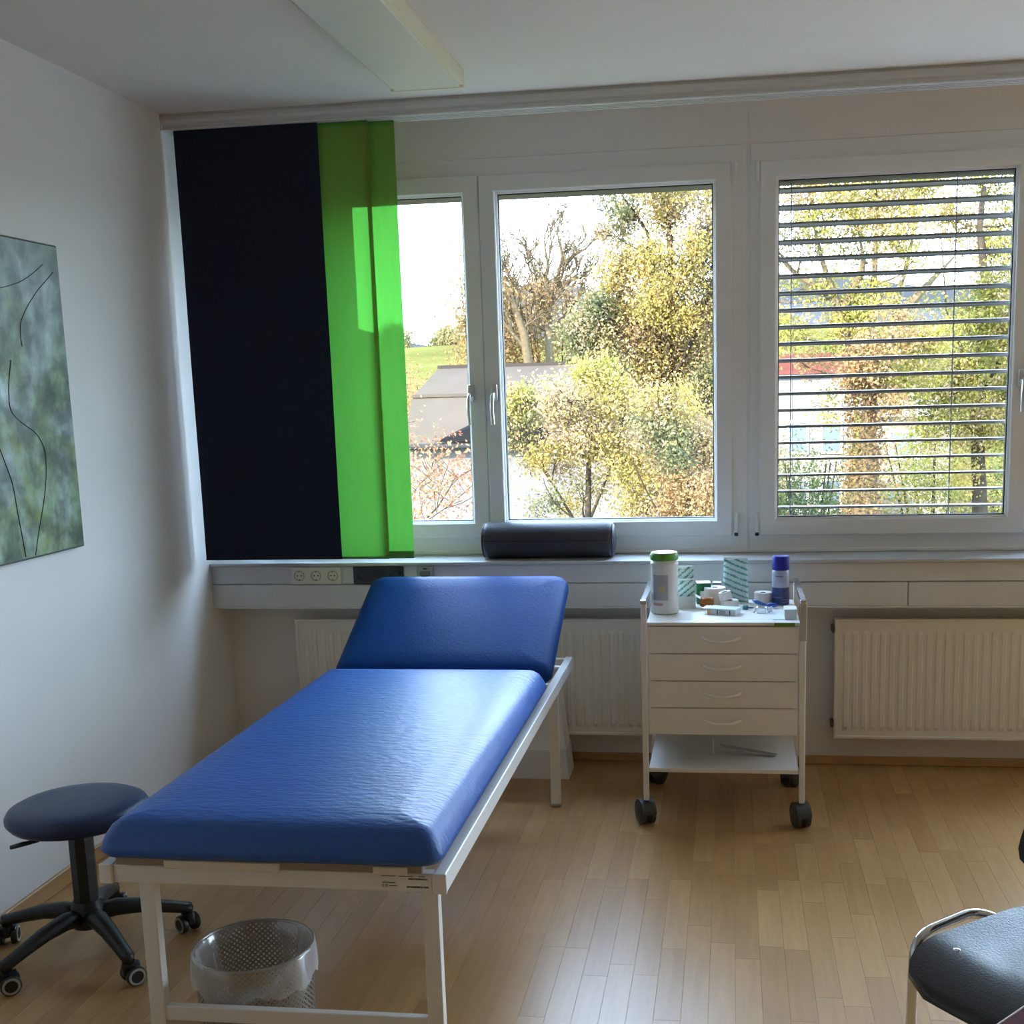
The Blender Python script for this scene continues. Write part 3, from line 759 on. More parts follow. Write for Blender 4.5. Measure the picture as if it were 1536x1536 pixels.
for q, (r, z, am, za) in enumerate([(BR+.009, BH-.078, .005, .010), (BR+.009, BH-.055, .004, .003), (BR+.008, BH-.028, .003, .001), (BR+.006, BH-.004, .001, 0), (BR+.002, BH+.004, .0006, .001), (BR-.006, BH-.004, .002, .002), (BR-.014, BH-.04, .006, .006), (BR-.024, BH-.09, .010, .008), (BR-.034, BH-.12, .012, .006), (BR-.05, .07, .010, .004), (BR-.075, .03, .006, .004), (.02, .022, 0, .001)]):
    rings.append([b.verts.new(((r+wav(2*PI*k/n+q*.07, am))*math.cos(2*PI*k/n), (r+wav(2*PI*k/n+q*.07, am))*math.sin(2*PI*k/n), z+wav(2*PI*k/n*1.0+2+q, za))) for k in range(n)])
for i in range(len(rings)-1):
    for k in range(n): b.faces.new((rings[i][k], rings[i][(k+1) % n], rings[i+1][(k+1) % n], rings[i+1][k]))
obj('bin_liner', b, FILM, wb, smooth=True, label='crumpled clear plastic liner folded over the rim')

# ------------------------------------------------------------------ drawer trolley
TX0, TX1, TY0, TY1 = -.300, .238, 4.262, 4.735
tl = thing('drawer_trolley', 'white four-drawer medical trolley on casters in front of the window sill', 'trolley', ((TX0+TX1)/2, 4.50, 0))
b = BM(); box(b, (TX0, TY0+.020, .345), (TX1, TY1, .7525), .002, 1); obj('cabinet_body', b, mat('trolley_body', (.62, .60, .56), .45), tl, world=True)
b = BM(); box(b, (TX0-.004, TY0-.002, .7535), (TX1+.004, TY1, .766), .003, 2); obj('top_board', b, WHITE, tl, world=True)
b = BM(); box(b, (.152, TY0-.0035, .7515), (.224, TY0-.0015, .7645)); obj('tape_strip', b, mat('green_tape', (.13, .24, .04), .5), tl, world=True, label='green tape strip on the top edge')
for za, zb in ((.652, .7495), (.550, .6485), (.4495, .5465), (.348, .446)):
    b = BM(); box(b, (TX0+.001, TY0, za), (TX1-.001, TY0+.018, zb), .0015, 1); dr = obj('drawer', b, WHITE, tl, world=True)
    cz = (za+zb)/2+.002; cx = -.034
    b = BM(); pts = [(cx-.068, TY0+.001, cz+.006)] + [(cx+.068*t, TY0-.026*(1-t**4), cz-.004+.010*t*t) for t in np.linspace(-.97, .97, 13)] + [(cx+.068, TY0+.001, cz+.006)]
    tube(b, pts, .0062, 8, flat=.9); obj('handle', b, mat('handle_white', (.84, .83, .80), .3), dr, world=True, smooth=True)
for sx, xa in ((-1, TX0-.024), (1, TX1+.004)):
    for ya in (4.252, 4.722):
        b = BM(); box(b, (xa, ya, .095), (xa+.021, ya+.024, .835), .004, 2); obj('post', b, FRAMEW, tl, world=True)
    b = BM(); box(b, (xa-.001, 4.248, .834), (xa+.022, 4.750, .850), .003, 2); obj('top_rail', b, CHROME, tl, world=True, label='chrome rail along the side of the top')
    if sx > 0:
        b = BM(); box(b, (xa-.001, 4.250, .700), (xa+.023, 4.2525, .836), .001, 1); obj('post_sleeve', b, STEEL, tl, world=True)
b = BM(); box(b, (TX0-.003, TY0, .203), (TX1+.003, TY1, .219), .002, 1); obj('lower_shelf', b, WHITE, tl, world=True)
def trolley_caster(x, y, rz):
    M4 = Matrix.Translation((x, y, 0)) @ Matrix.Rotation(rz, 4, 'Z')
    b = BM(); tube(b, [(0, 0, .112), (0, 0, .07)], .010, 8)
    hood = [(.046*math.cos(a), .048+.046*math.sin(a)) for a in np.linspace(-.35, PI+.05, 14)]
    A = [b.verts.new((-.0265, y_-.0, z_)) for y_, z_ in hood]; B = [b.verts.new((.0265, y_, z_)) for y_, z_ in hood]
    b.faces.new(A[::-1]); b.faces.new(B)
    for i in range(len(hood)):
        j = (i+1) % len(hood); b.faces.new((A[i], A[j], B[j], B[i]))
    bmesh.ops.transform(b, matrix=M4, verts=b.verts); c = obj('caster', b, CASTER, tl, world=True, smooth=True, angle=35)
    for s in (-1, 1):
        b = BM(); lathe(b, [(.006, s*.008), (.036, s*.008), (.0405, s*.012), (.0405, s*.026), (.034, s*.030), (.006, s*.031)], (0, 0, .0405), 'x', 24)
        bmesh.ops.transform(b, matrix=M4, verts=b.verts); obj('wheel', b, CASTER, c, world=True, smooth=True, angle=35)
for x, y, rz in ((-.318, 4.275, .45), (.250, 4.275, .30), (-.305, 4.74, -.6), (.235, 4.74, -.4)): trolley_caster(x, y, rz)

# ------------------------------------------------------------------ things on the trolley
ZT = .7662
def stripe_mat(name, base, ink, scale, rot=(0, .7, 0), dens=.5):
    M, n, o = nodes_mat(name)
    p = n.nodes.new('ShaderNodeBsdfPrincipled'); p.inputs['Roughness'].default_value = .4; n.links.new(p.outputs[0], o.inputs[0])
    tc = n.nodes.new('ShaderNodeTexCoord'); mp = n.nodes.new('ShaderNodeMapping'); mp.inputs['Rotation'].default_value = rot
    n.links.new(tc.outputs['Object'], mp.inputs[0])
    wv = n.nodes.new('ShaderNodeTexWave'); wv.wave_type = 'BANDS'; wv.bands_direction = 'Z'; wv.inputs['Scale'].default_value = scale; wv.inputs['Distortion'].default_value = .8; wv.inputs['Detail Scale'].default_value = 4
    n.links.new(mp.outputs[0], wv.inputs['Vector'])
    nz = n.nodes.new('ShaderNodeTexNoise'); nz.inputs['Scale'].default_value = 220; n.links.new(mp.outputs[0], nz.inputs['Vector'])
    ml = n.nodes.new('ShaderNodeMath'); ml.operation = 'MULTIPLY'; n.links.new(wv.outputs['Fac'], ml.inputs[0]); n.links.new(nz.outputs['Fac'], ml.inputs[1])
    cr = n.nodes.new('ShaderNodeValToRGB'); cr.color_ramp.elements[0].position = .28; cr.color_ramp.elements[0].color = (*base, 1); cr.color_ramp.elements[1].position = .46; cr.color_ramp.elements[1].color = (*ink, 1)
    n.links.new(ml.outputs[0], cr.inputs[0]); n.links.new(cr.outputs[0], p.inputs['Base Color'])
    return M
PACK = stripe_mat('dressing_pack_print', (.62, .76, .70), (.07, .30, .21), 17)
PACKB = stripe_mat('dressing_pack_print_blue', (.60, .76, .78), (.09, .34, .30), 15, (0, -.35, 0))
TAPEW = mat('white_tape', (.80, .77, .70), .6, var=.02)
PAPER = mat('white_card', (.80, .80, .77), .5)
GREENB = mat('green_carton', (.01, .15, .06), .45)

t = thing('wipes_canister', 'white wipes canister with green lid on the left of the trolley top', 'canister', (-.2475, 4.455, ZT))
b = BM(); lathe(b, [(.046, 0), (.0525, .004), (.0525, .020), (.0505, .026), (.0505, .170), (.0505, .178), (.0525, .184), (.0525, .190), (.050, .196), (.047, .198), (.047, .204)], n=40); obj('body', b, mat('canister_white', (.78, .77, .74), .35), t, smooth=True, angle=40)
b = BM(); lathe(b, [(.050, .202), (.0525, .204), (.0525, .222), (.0505, .226), (.0495, .228)], n=40); obj('lid', b, mat('lid_green', (.10, .33, .03), .4), t, smooth=True, angle=40)
b = BM(); lathe(b, [(.0490, .2275), (.0485, .2305), (.030, .2325), (.001, .2330)], n=40); obj('lid_top', b, mat('lid_pale', (.70, .76, .52), .45), t, smooth=True, angle=40)
def wrap(bm, r, a0, a1, z0, z1, n=12):
    A = [bm.verts.new((r*math.cos(a), r*math.sin(a), z0)) for a in np.linspace(a0, a1, n)]
    B = [bm.verts.new((r*math.cos(a), r*math.sin(a), z1)) for a in np.linspace(a0, a1, n)]
    for i in range(n-1): bm.faces.new((A[i], A[i+1], B[i+1], B[i]))
b = BM(); wrap(b, .0510, -PI*.78, -PI*.40, .055, .150); lb = obj('label', b, mat('label_greyblue', (.42, .45, .47), .4), t, smooth=True)
b = BM(); wrap(b, .0514, -PI*.62, -PI*.47, .085, .110); obj('label_patch', b, mat('label_yellow', (.55, .52, .30), .5), lb, smooth=True)
b = BM(); wrap(b, .0512, -PI*.78, -PI*.52, .034, .044); obj('label_line', b, mat('label_pink', (.55, .30, .26), .5), t, smooth=True)

def pack(name, label, x, y, z, w_, h_, th, rz, lean, mtl, flap=True, tw=0):
    t = thing(name, label, 'dressing pack', (x, y, z), rz)
    b = BM(); n, mm = 8, 10
    F = [[None]*(n+1) for _ in range(mm+1)]; Bk = [[None]*(n+1) for _ in range(mm+1)]
    for j in range(mm+1):
        for i in range(n+1):
            u, v = i/n*2-1, j/mm
            bul = (1-u**4)*(1-(2*v-1)**6)
            wsc = 1-.10*v*tw
            xx = u*w_/2*wsc; zz = v*h_ + .004*math.sin(3*u)*v
            F[j][i] = b.verts.new((xx, -th/2*bul-.001 + lean*v, zz)); Bk[j][i] = b.verts.new((xx, th/2*bul+.001 + lean*v, zz))
    for j in range(mm):
        for i in range(n):
            b.faces.new((F[j][i], F[j][i+1], F[j+1][i+1], F[j+1][i])); b.faces.new((Bk[j][i+1], Bk[j][i], Bk[j+1][i], Bk[j+1][i+1]))
    for j in range(mm):
        b.faces.new((F[j][0], F[j+1][0], Bk[j+1][0], Bk[j][0])); b.faces.new((F[j+1][n], F[j][n], Bk[j][n], Bk[j+1][n]))
    for i in range(n):
        b.faces.new((F[0][i+1], F[0][i], Bk[0][i], Bk[0][i+1])); b.faces.new((F[mm][i], F[mm][i+1], Bk[mm][i+1], Bk[mm][i]))
    obj('pouch', b, mtl, t, smooth=True)
    b = BM(); box(b, (-w_/2*.9, -.0015+lean, h_-.002), (w_/2*.9, .0015+lean, h_+.006), .0007, 1); obj('seal_edge', b, PAPER, t)
    return t
# open carton holding two pouches
t = thing('open_carton', 'small open grey-white carton holding dressing pouches behind the canister', 'carton', (-.175, 4.560, ZT), .06)
b = BM()
for a, c in (((-.040, -.030, 0), (.040, -.028, .048)), ((-.040, .028, 0), (.040, .030, .048)), ((-.040, -.028, 0), (-.038, .028, .048)), ((.038, -.028, 0), (.040, .028, .048)), ((-.038, -.028, 0), (.038, .028, .002))): box(b, a, c)
obj('tray', b, mat('carton_grey', (.55, .55, .50), .7), t)
b = BM(); box(b, (.0405, -.028, .046), (.062, .028, .0475)); bmesh.ops.rotate(b, verts=b.verts, cent=(.040, 0, .047), matrix=Matrix.Rotation(.5, 3, 'Y')); obj('flap', b, PAPER, t)
pack('dressing_pouch', 'taller green-striped dressing pouch standing at the back of the open carton', -.178, 4.578, ZT+.004, .072, .148, .012, .15, .004, PACK)
pack('dressing_pouch', 'shorter green-striped dressing pouch leaning at the front of the open carton', -.170, 4.556, ZT+.004, .066, .104, .012, -.1, -.004, PACK)
pack('dressing_pouch', 'tall pale blue-green dressing pouch standing behind the tape rolls', .016, 4.690, ZT, .105, .168, .022, -.25, .008, PACKB, tw=1)
# cartons
t = thing('green_carton', 'dark green and white carton standing between open carton and large roll', 'carton', (-.108, 4.660, ZT), .10)
b = BM(); box(b, (-.027, -.032, 0), (.027, .032, .082), .001, 1); obj('body', b, GREENB, t)
b = BM(); box(b, (-.016, -.0330, .026), (.012, -.0318, .052), .004, 2); obj('white_field', b, PAPER, t)
b = BM(); box(b, (-.0275, -.0325, .0815), (.0275, .0325, .0835), .0008, 1); obj('white_top', b, PAPER, t)
t = thing('white_carton', 'flat white carton with a dark blue edge behind the large roll', 'carton', (-.030, 4.692, ZT))
b = BM(); box(b, (-.042, -.014, 0), (-.008, .030, .076), .001, 1); obj('body', b, PAPER, t)
b = BM(); box(b, (-.041, -.0147, .070), (-.009, -.0138, .0745)); obj('blue_edge', b, mat('navy_print', (.02, .045, .13), .5), t)
def tape_roll(name, label, x, y, z, r, ri, h, tilt=0.0):
    t = thing(name, label, 'roll', (x, y, z))
    b = BM(); lathe(b, [(ri, .001), (r-.002, 0), (r, .002), (r, h-.002), (r-.002, h), (ri, h-.001)], n=36, cap=False)
    if tilt: bmesh.ops.rotate(b, verts=b.verts, cent=(0, 0, h/2), matrix=Matrix.Rotation(tilt, 3, 'Y'))
    obj('winding', b, TAPEW, t, smooth=True, angle=40)
    b = BM(); lathe(b, [(ri+.0005, .002), (ri+.0005, h-.002), (ri-.002, h-.002), (ri-.002, .002)], n=24, cap=False)
    lathe(b, [(ri, h*.5), (.0005, h*.5)], n=24, cap=False)
    if tilt: bmesh.ops.rotate(b, verts=b.verts, cent=(0, 0, h/2), matrix=Matrix.Rotation(tilt, 3, 'Y'))
    obj('core', b, mat('roll_core', (.16, .17, .20), .7), t, smooth=True, angle=40)
    return t
tape_roll('tape_roll', 'largest white tape roll, beside the green carton', -.062, 4.628, ZT, .042, .012, .068)
tape_roll('tape_roll', 'small white tape roll lying on another in front of the large roll', -.022, 4.560, ZT+.030, .024, .013, .032, -.22)
tape_roll('tape_roll', 'small white tape roll at the bottom of the pair, below the tilted one', -.006, 4.566, ZT, .034, .013, .029)
tape_roll('tape_roll', 'low white tape roll left of the blue spray can', .122, 4.640, ZT, .034, .012, .046)
t = thing('elastic_coil', 'coil of orange-brown rubber band between carton and white box', 'band', (-.092, 4.545, ZT))
b = BM(); pts = []
for k in range(60):
    a = k*.42; pts.append(((.020+.004*math.sin(k*.9))*math.cos(a), (.020+.004*math.sin(k*.9))*math.sin(a), .009+.030*k/60+.003*math.sin(k*1.7)))
tube(b, pts, .0055, 7); obj('band', b, mat('orange_rubber', (.42, .15, .025), .55), t, smooth=True)
t = thing('flat_box', 'flat white and pale blue box with dark bars lying in front of the rolls', 'box', (-.022, 4.430, ZT), -.32)
b = BM(); box(b, (-.058, -.032, 0), (.050, .032, .022), .001, 1); obj('body', b, mat('box_paleblue', (.66, .72, .82), .45), t)
b = BM(); box(b, (-.060, -.0326, .0218), (.052, .0326, .0232)); obj('lid_panel', b, mat('box_lid', (.55, .64, .84), .4), t)
b = BM(); box(b, (-.0588, -.0328, .001), (-.046, .0, .020)); obj('yellow_end', b, mat('box_yellow', (.60, .46, .14), .5), t)
b = BM(); box(b, (-.022, -.0328, .003), (-.018, -.0318, .019)); box(b, (.026, -.0328, .003), (.030, -.0318, .019)); obj('dark_bars', b, mat('navy_print', (.02, .045, .13), .5), t)
b = BM(); box(b, (-.012, -.0325, .004), (.012, -.0320, .018)); obj('text_field', b, mat('grey_print', (.40, .44, .50), .5), t)
b = BM(); box(b, (-.060, -.030, 0), (-.055, .034, .0012)); bmesh.ops.translate(b, verts=b.verts, vec=(-.012, .004, .021)); box(b, (-.085, -.026, .020), (-.058, .034, .0212)); obj('open_flap', b, PAPER, t)
t = thing('spray_can', 'blue and white spray can with bright blue cap at the trolley right', 'spray can', (.188, 4.620, ZT))
b = BM(); lathe(b, [(.030, 0), (.0325, .003), (.0325, .128), (.030, .134), (.029, .136)], n=36); obj('can', b, mat('can_lilac', (.42, .45, .60), .3, metal=.2), t, smooth=True, angle=40)
b = BM(); lathe(b, [(.0295, .136), (.0335, .138), (.0335, .142), (.0325, .184), (.0300, .190), (.001, .191)], n=36); obj('cap', b, mat('cap_blue', (.006, .007, .30), .5), t, smooth=True, angle=40)
b = BM(); wrap(b, .0328, -PI, 0, .004, .070, 20); obj('lower_label', b, mat('can_navy', (.03, .045, .17), .35), t, smooth=True)
b = BM(); wrap(b, .0331, -PI*.95, -PI*.45, .030, .034); wrap(b, .0331, -PI*.5, -PI*.08, .012, .016); wrap(b, .0331, -PI*.5, -PI*.1, .022, .025); wrap(b, .0329, -PI*.72, -PI*.42, .112, .116); obj('label_bands', b, mat('can_lines', (.12, .14, .30), .4), t, smooth=True)
t = thing('blue_applicator', 'blue plastic applicator lying before the low roll and spray can', 'applicator', (.130, 4.552, ZT), -.25)
b = BM(); tube(b, [(-.052, .006, .026), (-.036, .004, .021), (-.012, 0, .013), (.004, 0, .011)], [.004, .011, .009, .004], 12, flat=.7); obj('blade', b, mat('applicator_blue', (.03, .12, .46), .4), t, smooth=True)
b = BM(); tube(b, [(.002, 0, .011), (.016, 0, .012), (.034, 0, .011), (.044, 0, .010)], [.004, .012, .011, .005], 12, flat=.8); obj('grip', b, MATS['applicator_blue'], t, smooth=True)
def clear_mat():
    M, n, o = nodes_mat('clear_plastic')
    t = n.nodes.new('ShaderNodeBsdfTransparent'); t.inputs[0].default_value = (.9, .94, .97, 1)
    g = n.nodes.new('ShaderNodeBsdfGlossy'); g.inputs['Roughness'].default_value = .08
    lw = n.nodes.new('ShaderNodeLayerWeight'); lw.inputs[0].default_value = .45
    mx = n.nodes.new('ShaderNodeMixShader'); n.links.new(lw.outputs['Facing'], mx.inputs[0]); n.links.new(t.outputs[0], mx.inputs[1]); n.links.new(g.outputs[0], mx.inputs[2]); n.links.new(mx.outputs[0], o.inputs[0])
    return M
CLEAR = clear_mat()
t = thing('clear_cup', 'clear plastic blister cup near the front of the trolley top', 'cup', (.112, 4.455, ZT))
b = BM(); lathe(b, [(.001, .024), (.018, .024), (.022, .020), (.026, .002), (.032, .001), (.032, .0)], n=28, cap=False); obj('shell', b, CLEAR, t, smooth=True, angle=35)
b = BM(); tube(b, [(.034, -.004, .004), (.036, -.006, .022)], .005, 8); obj('pin', b, PAPER, t, smooth=True)
t = thing('paper_card', 'white card lying at the front right corner of the trolley top', 'card', (.185, 4.380, ZT), .12)
b = BM(); box(b, (-.045, -.065, 0), (.040, .080, .0012)); obj('sheet', b, mat('card_paleblue', (.68, .76, .84), .5), t)
t = thing('grey_block', 'small grey paper block beside the right chrome rail', 'block', (.212, 4.335, ZT))
b = BM(); box(b, (-.022, -.020, .0014), (.022, .055, .036), .0015, 1); obj('block', b, mat('block_grey', (.50, .52, .52), .6), t)
b = BM(); box(b, (-.0222, -.0204, .0356), (.0222, .0554, .0372)); obj('top_sheet', b, PAPER, t)
t = thing('vial_cap', 'tiny teal cap lying right of the flat box', 'cap', (.054, 4.520, ZT))
b = BM(); lathe(b, [(.010, 0), (.011, .002), (.011, .014), (.008, .016)], n=18); obj('cap', b, mat('teal_plastic', (.04, .20, .20), .4), t, smooth=True, angle=40)
b = BM(); tube(b, [(.010, 0, .006), (.030, .003, .005)], .003, 8); obj('tip', b, MATS['teal_plastic'], t, smooth=True)
t = thing('steel_tool', 'steel bar with a white plate lying on the trolley lower shelf', 'tool', (.055, 4.45, .2195))
b = BM(); box(b, (-.105, -.014, .010), (.115, .014, .0135), .001, 1); bmesh.ops.rotate(b, verts=b.verts, cent=(0, 0, 0), matrix=Matrix.Rotation(.10, 3, 'Y') @ Matrix.Rotation(-.24, 3, 'Z')); bmesh.ops.translate(b, verts=b.verts, vec=(0, 0, .006)); obj('bar', b, STEEL, t)
b = BM(); box(b, (-.128, .00, 0), (-.122, .060, .058), .001, 1); obj('plate', b, PAPER, t)

# ------------------------------------------------------------------ bolster on the sill
bo = thing('bolster', 'dark grey cylindrical positioning bolster lying on the window sill', 'bolster', (-.762, 4.978, .9055))
b = BM(); r = .0765; hl = .282
prof = [(.002, -hl), (.045, -hl), (.062, -hl+.004), (.072, -hl+.014), (r, -hl+.030), (r, hl-.030), (.072, hl-.014), (.062, hl-.004), (.045, hl), (.002, hl)]
lathe(b, prof, (0, 0, r), 'x', 40); obj('roll', b, BOLST, bo, smooth=True)
b = BM(); tube(b, [(-hl+.02, -r*.996, r+.004), (hl-.02, -r*.996, r+.004)], .0022, 6); obj('seam', b, mat('seam_black', (.012, .012, .014), .6), bo)
b = BM()
for s in (-1, 1): tube(b, [(s*(hl-.008), .070*math.cos(a), r+.070*math.sin(a)) for a in np.linspace(0, 2*PI, 33)], .0025, 6)
obj('end_piping', b, BOLST, bo, smooth=True)

# ------------------------------------------------------------------ chair at the right
CH = Vector((.620, 2.243, 0)); a = math.atan2(.675, .737)
ch = thing('visitor_chair', 'black moulded-shell chair with chrome tube frame at the right edge', 'chair', CH, a)
# local: +x points to the back of the chair, +y to the camera-left side
SEATM = mat('black_polymer_shell', (.012, .013, .016), .33, spec=.6, var=.08, bump=.10, bscale=220)
def shell(bm, rows, th):
    n = len(rows[0]); T = [[bm.verts.new(p) for p in r] for r in rows]; Bv = []
    for r in rows: Bv.append([bm.verts.new((p[0], p[1], p[2]-th)) for p in r])
    for j in range(len(rows)-1):
        for i in range(n-1):
            bm.faces.new((T[j][i], T[j][i+1], T[j+1][i+1], T[j+1][i])); bm.faces.new((Bv[j][i+1], Bv[j][i], Bv[j+1][i], Bv[j+1][i+1]))
    for j in range(len(rows)-1):
        bm.faces.new((T[j][0], T[j+1][0], Bv[j+1][0], Bv[j][0])); bm.faces.new((T[j+1][-1], T[j][-1], Bv[j][-1], Bv[j+1][-1]))
    for i in range(n-1):
        bm.faces.new((T[0][i+1], T[0][i], Bv[0][i], Bv[0][i+1])); bm.faces.new((T[-1][i], T[-1][i+1], Bv[-1][i+1], Bv[-1][i]))
rows = []
for j in range(21):
    v = j/20; x = -.222 + .42*v; half = .217 - .022*max(0, v-.3)/.7
    # rounded corners in plan
    e = min(v, 1-v)*.43
    if e < .075: half -= .075 - math.sqrt(max(0, .075**2-(.075-e)**2))
    row = []
    for i in range(25):
        u = i/24*2-1
        z = .498 + .006*u*u - .012*math.sin(PI*v)*(1-u*u) - (.055*((.32-v)/.32)**2 if v < .32 else 0)
        row.append((x, u*half, z))
    rows.append(row)
b = BM(); shell(b, rows, .011); obj('seat_shell', b, SEATM, ch, smooth=True, angle=60)
rows = []
for j in range(17):
    v = j/16; half = .226 - .075*v; e = min(v, 1-v)*.34
    if e < .06: half -= .06 - math.sqrt(max(0, .06**2-(.06-e)**2))
    row = []
    for i in range(21):
        u = i/20*2-1
        row.append((.195+.05*v - .035*u*u, u*half, .580+.34*v))
    rows.append(row)
b = BM()
n = 21; T = [[b.verts.new(p) for p in r] for r in rows]; Bv = [[b.verts.new((p[0]+.011, p[1], p[2])) for p in r] for r in rows]
for j in range(16):
    for i in range(20):
        b.faces.new((T[j][i+1], T[j][i], T[j+1][i], T[j+1][i+1])); b.faces.new((Bv[j][i], Bv[j][i+1], Bv[j+1][i+1], Bv[j+1][i]))
    b.faces.new((T[j][0], Bv[j][0], Bv[j+1][0], T[j+1][0])); b.faces.new((T[j][-1], T[j+1][-1], Bv[j+1][-1], Bv[j][-1]))
for i in range(20):
    b.faces.new((T[0][i], T[0][i+1], Bv[0][i+1], Bv[0][i])); b.faces.new((T[-1][i+1], T[-1][i], Bv[-1][i], Bv[-1][i+1]))
obj('backrest', b, SEATM, ch, smooth=True, angle=60)
for s in (-1, 1):
    b = BM(); tube(b, bend([(-.118, s*.262, .011), (-.105, s*.258, .488), (.085, s*.254, .492), (.115, s*.18, .474), (.115, 0, .472)], .055, 6), .011, 12); obj('side_tube', b, CHROME, ch, smooth=True)
    b = BM(); tube(b, bend([(.235, s*.20, .011), (.135, s*.19, .458), (-.09, s*.17, .456)], .06, 7), .011, 12); obj('rear_leg', b, CHROME, ch, smooth=True)
    b = BM(); tube(b, bend([(.02, s*.16, .474), (.20, s*.16, .480), (.235, s*.16, .62), (.275, s*.16, .86)], .05, 7), .010, 12); obj('back_support', b, CHROME, ch, smooth=True)
    for x in (-.118, .235):
        b = BM(); lathe(b, [(.010, 0), (.014, .002), (.014, .016), (.011, .022)], (x, s*(.262 if x < 0 else .20), 0), n=14); obj('foot_glide', b, BLACKP, ch, smooth=True, angle=40)
    for x in (-.101, .090):
        b = BM(); lathe(b, [(.0075, .0), (.0075, .0025), (.0055, .0045), (.001, .005)], (x, s*.160, .493 if x < 0 else .488), n=14); obj('bolt_head', b, CHROME, ch, smooth=True)
b = BM(); tube(b, [(-.08, -.17, .452), (-.085, 0, .452), (-.08, .17, .452)], .009, 10); obj('front_crossbar', b, CHROME, ch, smooth=True)
b = BM(); tube(b, bend([(-.112, .260, .40), (-.09, .205, .395), (-.09, .0, .40), (-.09, -.205, .395), (-.112, -.260, .40)], .03), .008, 10); obj('row_connector', b, CHROME, ch, smooth=True)

# maroon table corner in front of the chair
tb = thing('table', 'table with maroon top and pale edge at the bottom right corner', 'table', (.52, 1.36, 0), math.atan2(.75, .66))
MAR = mat('maroon_laminate', (.13, .046, .055), .7, spec=.04, var=.05)
# local x along the visible edge; the top reaches away from it towards -y
ex, ey = .66, .75
P0 = Vector((.25, 1.45, 0)) - Vector((.52, 1.36, 0)); R_ = Matrix.Rotation(-math.atan2(.75, .66), 4, 'Z'); p0 = R_ @ P0
b = BM(); box(b, (p0.x, p0.y-.60, .713), (p0.x+.66, p0.y-.003, .7395), .002, 1); obj('table_top', b, MAR, tb)
b = BM()
box(b, (p0.x-.003, p0.y-.003, .712), (p0.x+.663, p0.y, .740), .001, 1); box(b, (p0.x-.003, p0.y-.603, .712), (p0.x+.663, p0.y-.600, .740), .001, 1)
box(b, (p0.x-.003, p0.y-.600, .712), (p0.x, p0.y-.003, .740), .001, 1); box(b, (p0.x+.660, p0.y-.600, .712), (p0.x+.663, p0.y-.003, .740), .001, 1)
obj('edge_band', b, mat('pale_edge', (.72, .66, .66), .4), tb)
for dx, dy in ((.05, -.05), (.61, -.05), (.05, -.55), (.61, -.55)):
    b = BM(); tube(b, [(p0.x+dx, p0.y+dy, 0), (p0.x+dx, p0.y+dy, .713)], .018, 14); obj('leg', b, STEEL, tb, smooth=True, angle=40)

# ------------------------------------------------------------------ outside
ZG = -3.4
GRASS = mat('meadow_grass', (.050, .048, .014), .9, spec=0, var=.25, vscale=.12)
bm = BM()
def grid_mesh(bm, x0, x1, y0, y1, nx, ny, fz):
    G = [[bm.verts.new((x0+(x1-x0)*i/nx, y0+(y1-y0)*j/ny, fz(x0+(x1-x0)*i/nx, y0+(y1-y0)*j/ny))) for i in range(nx+1)] for j in range(ny+1)]
    for j in range(ny):
        for i in range(nx): bm.faces.new((G[j][i], G[j][i+1], G[j+1][i+1], G[j+1][i]))
def ground_z(x, y):
    t = max(0, min(1, (y-62)/90)); t = t*t*(3-2*t)
    return ZG + t*(11.0 + 1.0*math.sin(x*.03+1)) + max(0, y-152)*.004
grid_mesh(bm, -320, 320, 5.6, 420, 60, 60, ground_z); ST('ground', bm, GRASS, smooth=True)
bm = BM(); box(bm, (-60, 44, ZG-.05), (60, 52, ZG+.03)); ST('road', bm, mat('asphalt', (.022, .023, .026), .9, spec=0, var=.1))
FARH = mat('haze_toned_forest_hill', (.0245, .0245, .0255), .95, spec=0, var=.10, vscale=.02)  # distance haze mixed into the hill colour
FARH2 = mat('haze_toned_forest_ridge', (.031, .032, .035), .95, spec=0, var=.10, vscale=.03)  # nearer ridge, its colour paled to stand for haze
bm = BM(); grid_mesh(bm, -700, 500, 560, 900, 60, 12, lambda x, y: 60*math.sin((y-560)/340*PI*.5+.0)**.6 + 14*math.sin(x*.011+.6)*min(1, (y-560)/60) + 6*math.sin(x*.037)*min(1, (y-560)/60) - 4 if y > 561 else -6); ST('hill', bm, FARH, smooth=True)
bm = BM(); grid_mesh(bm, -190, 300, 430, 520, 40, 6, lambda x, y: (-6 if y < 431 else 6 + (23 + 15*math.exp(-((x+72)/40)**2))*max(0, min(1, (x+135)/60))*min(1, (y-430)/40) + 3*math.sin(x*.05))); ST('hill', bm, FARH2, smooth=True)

bm = BM(); box(bm, (2.75, 5.42, -.16), (13.0, 9.4, -.03)); ST('unseen_bounce_terrace', bm, mat('bounce_terrace_pale', (.42, .41, .40), .8, var=.05))  # unseen pale slab added to bounce sky light into the room

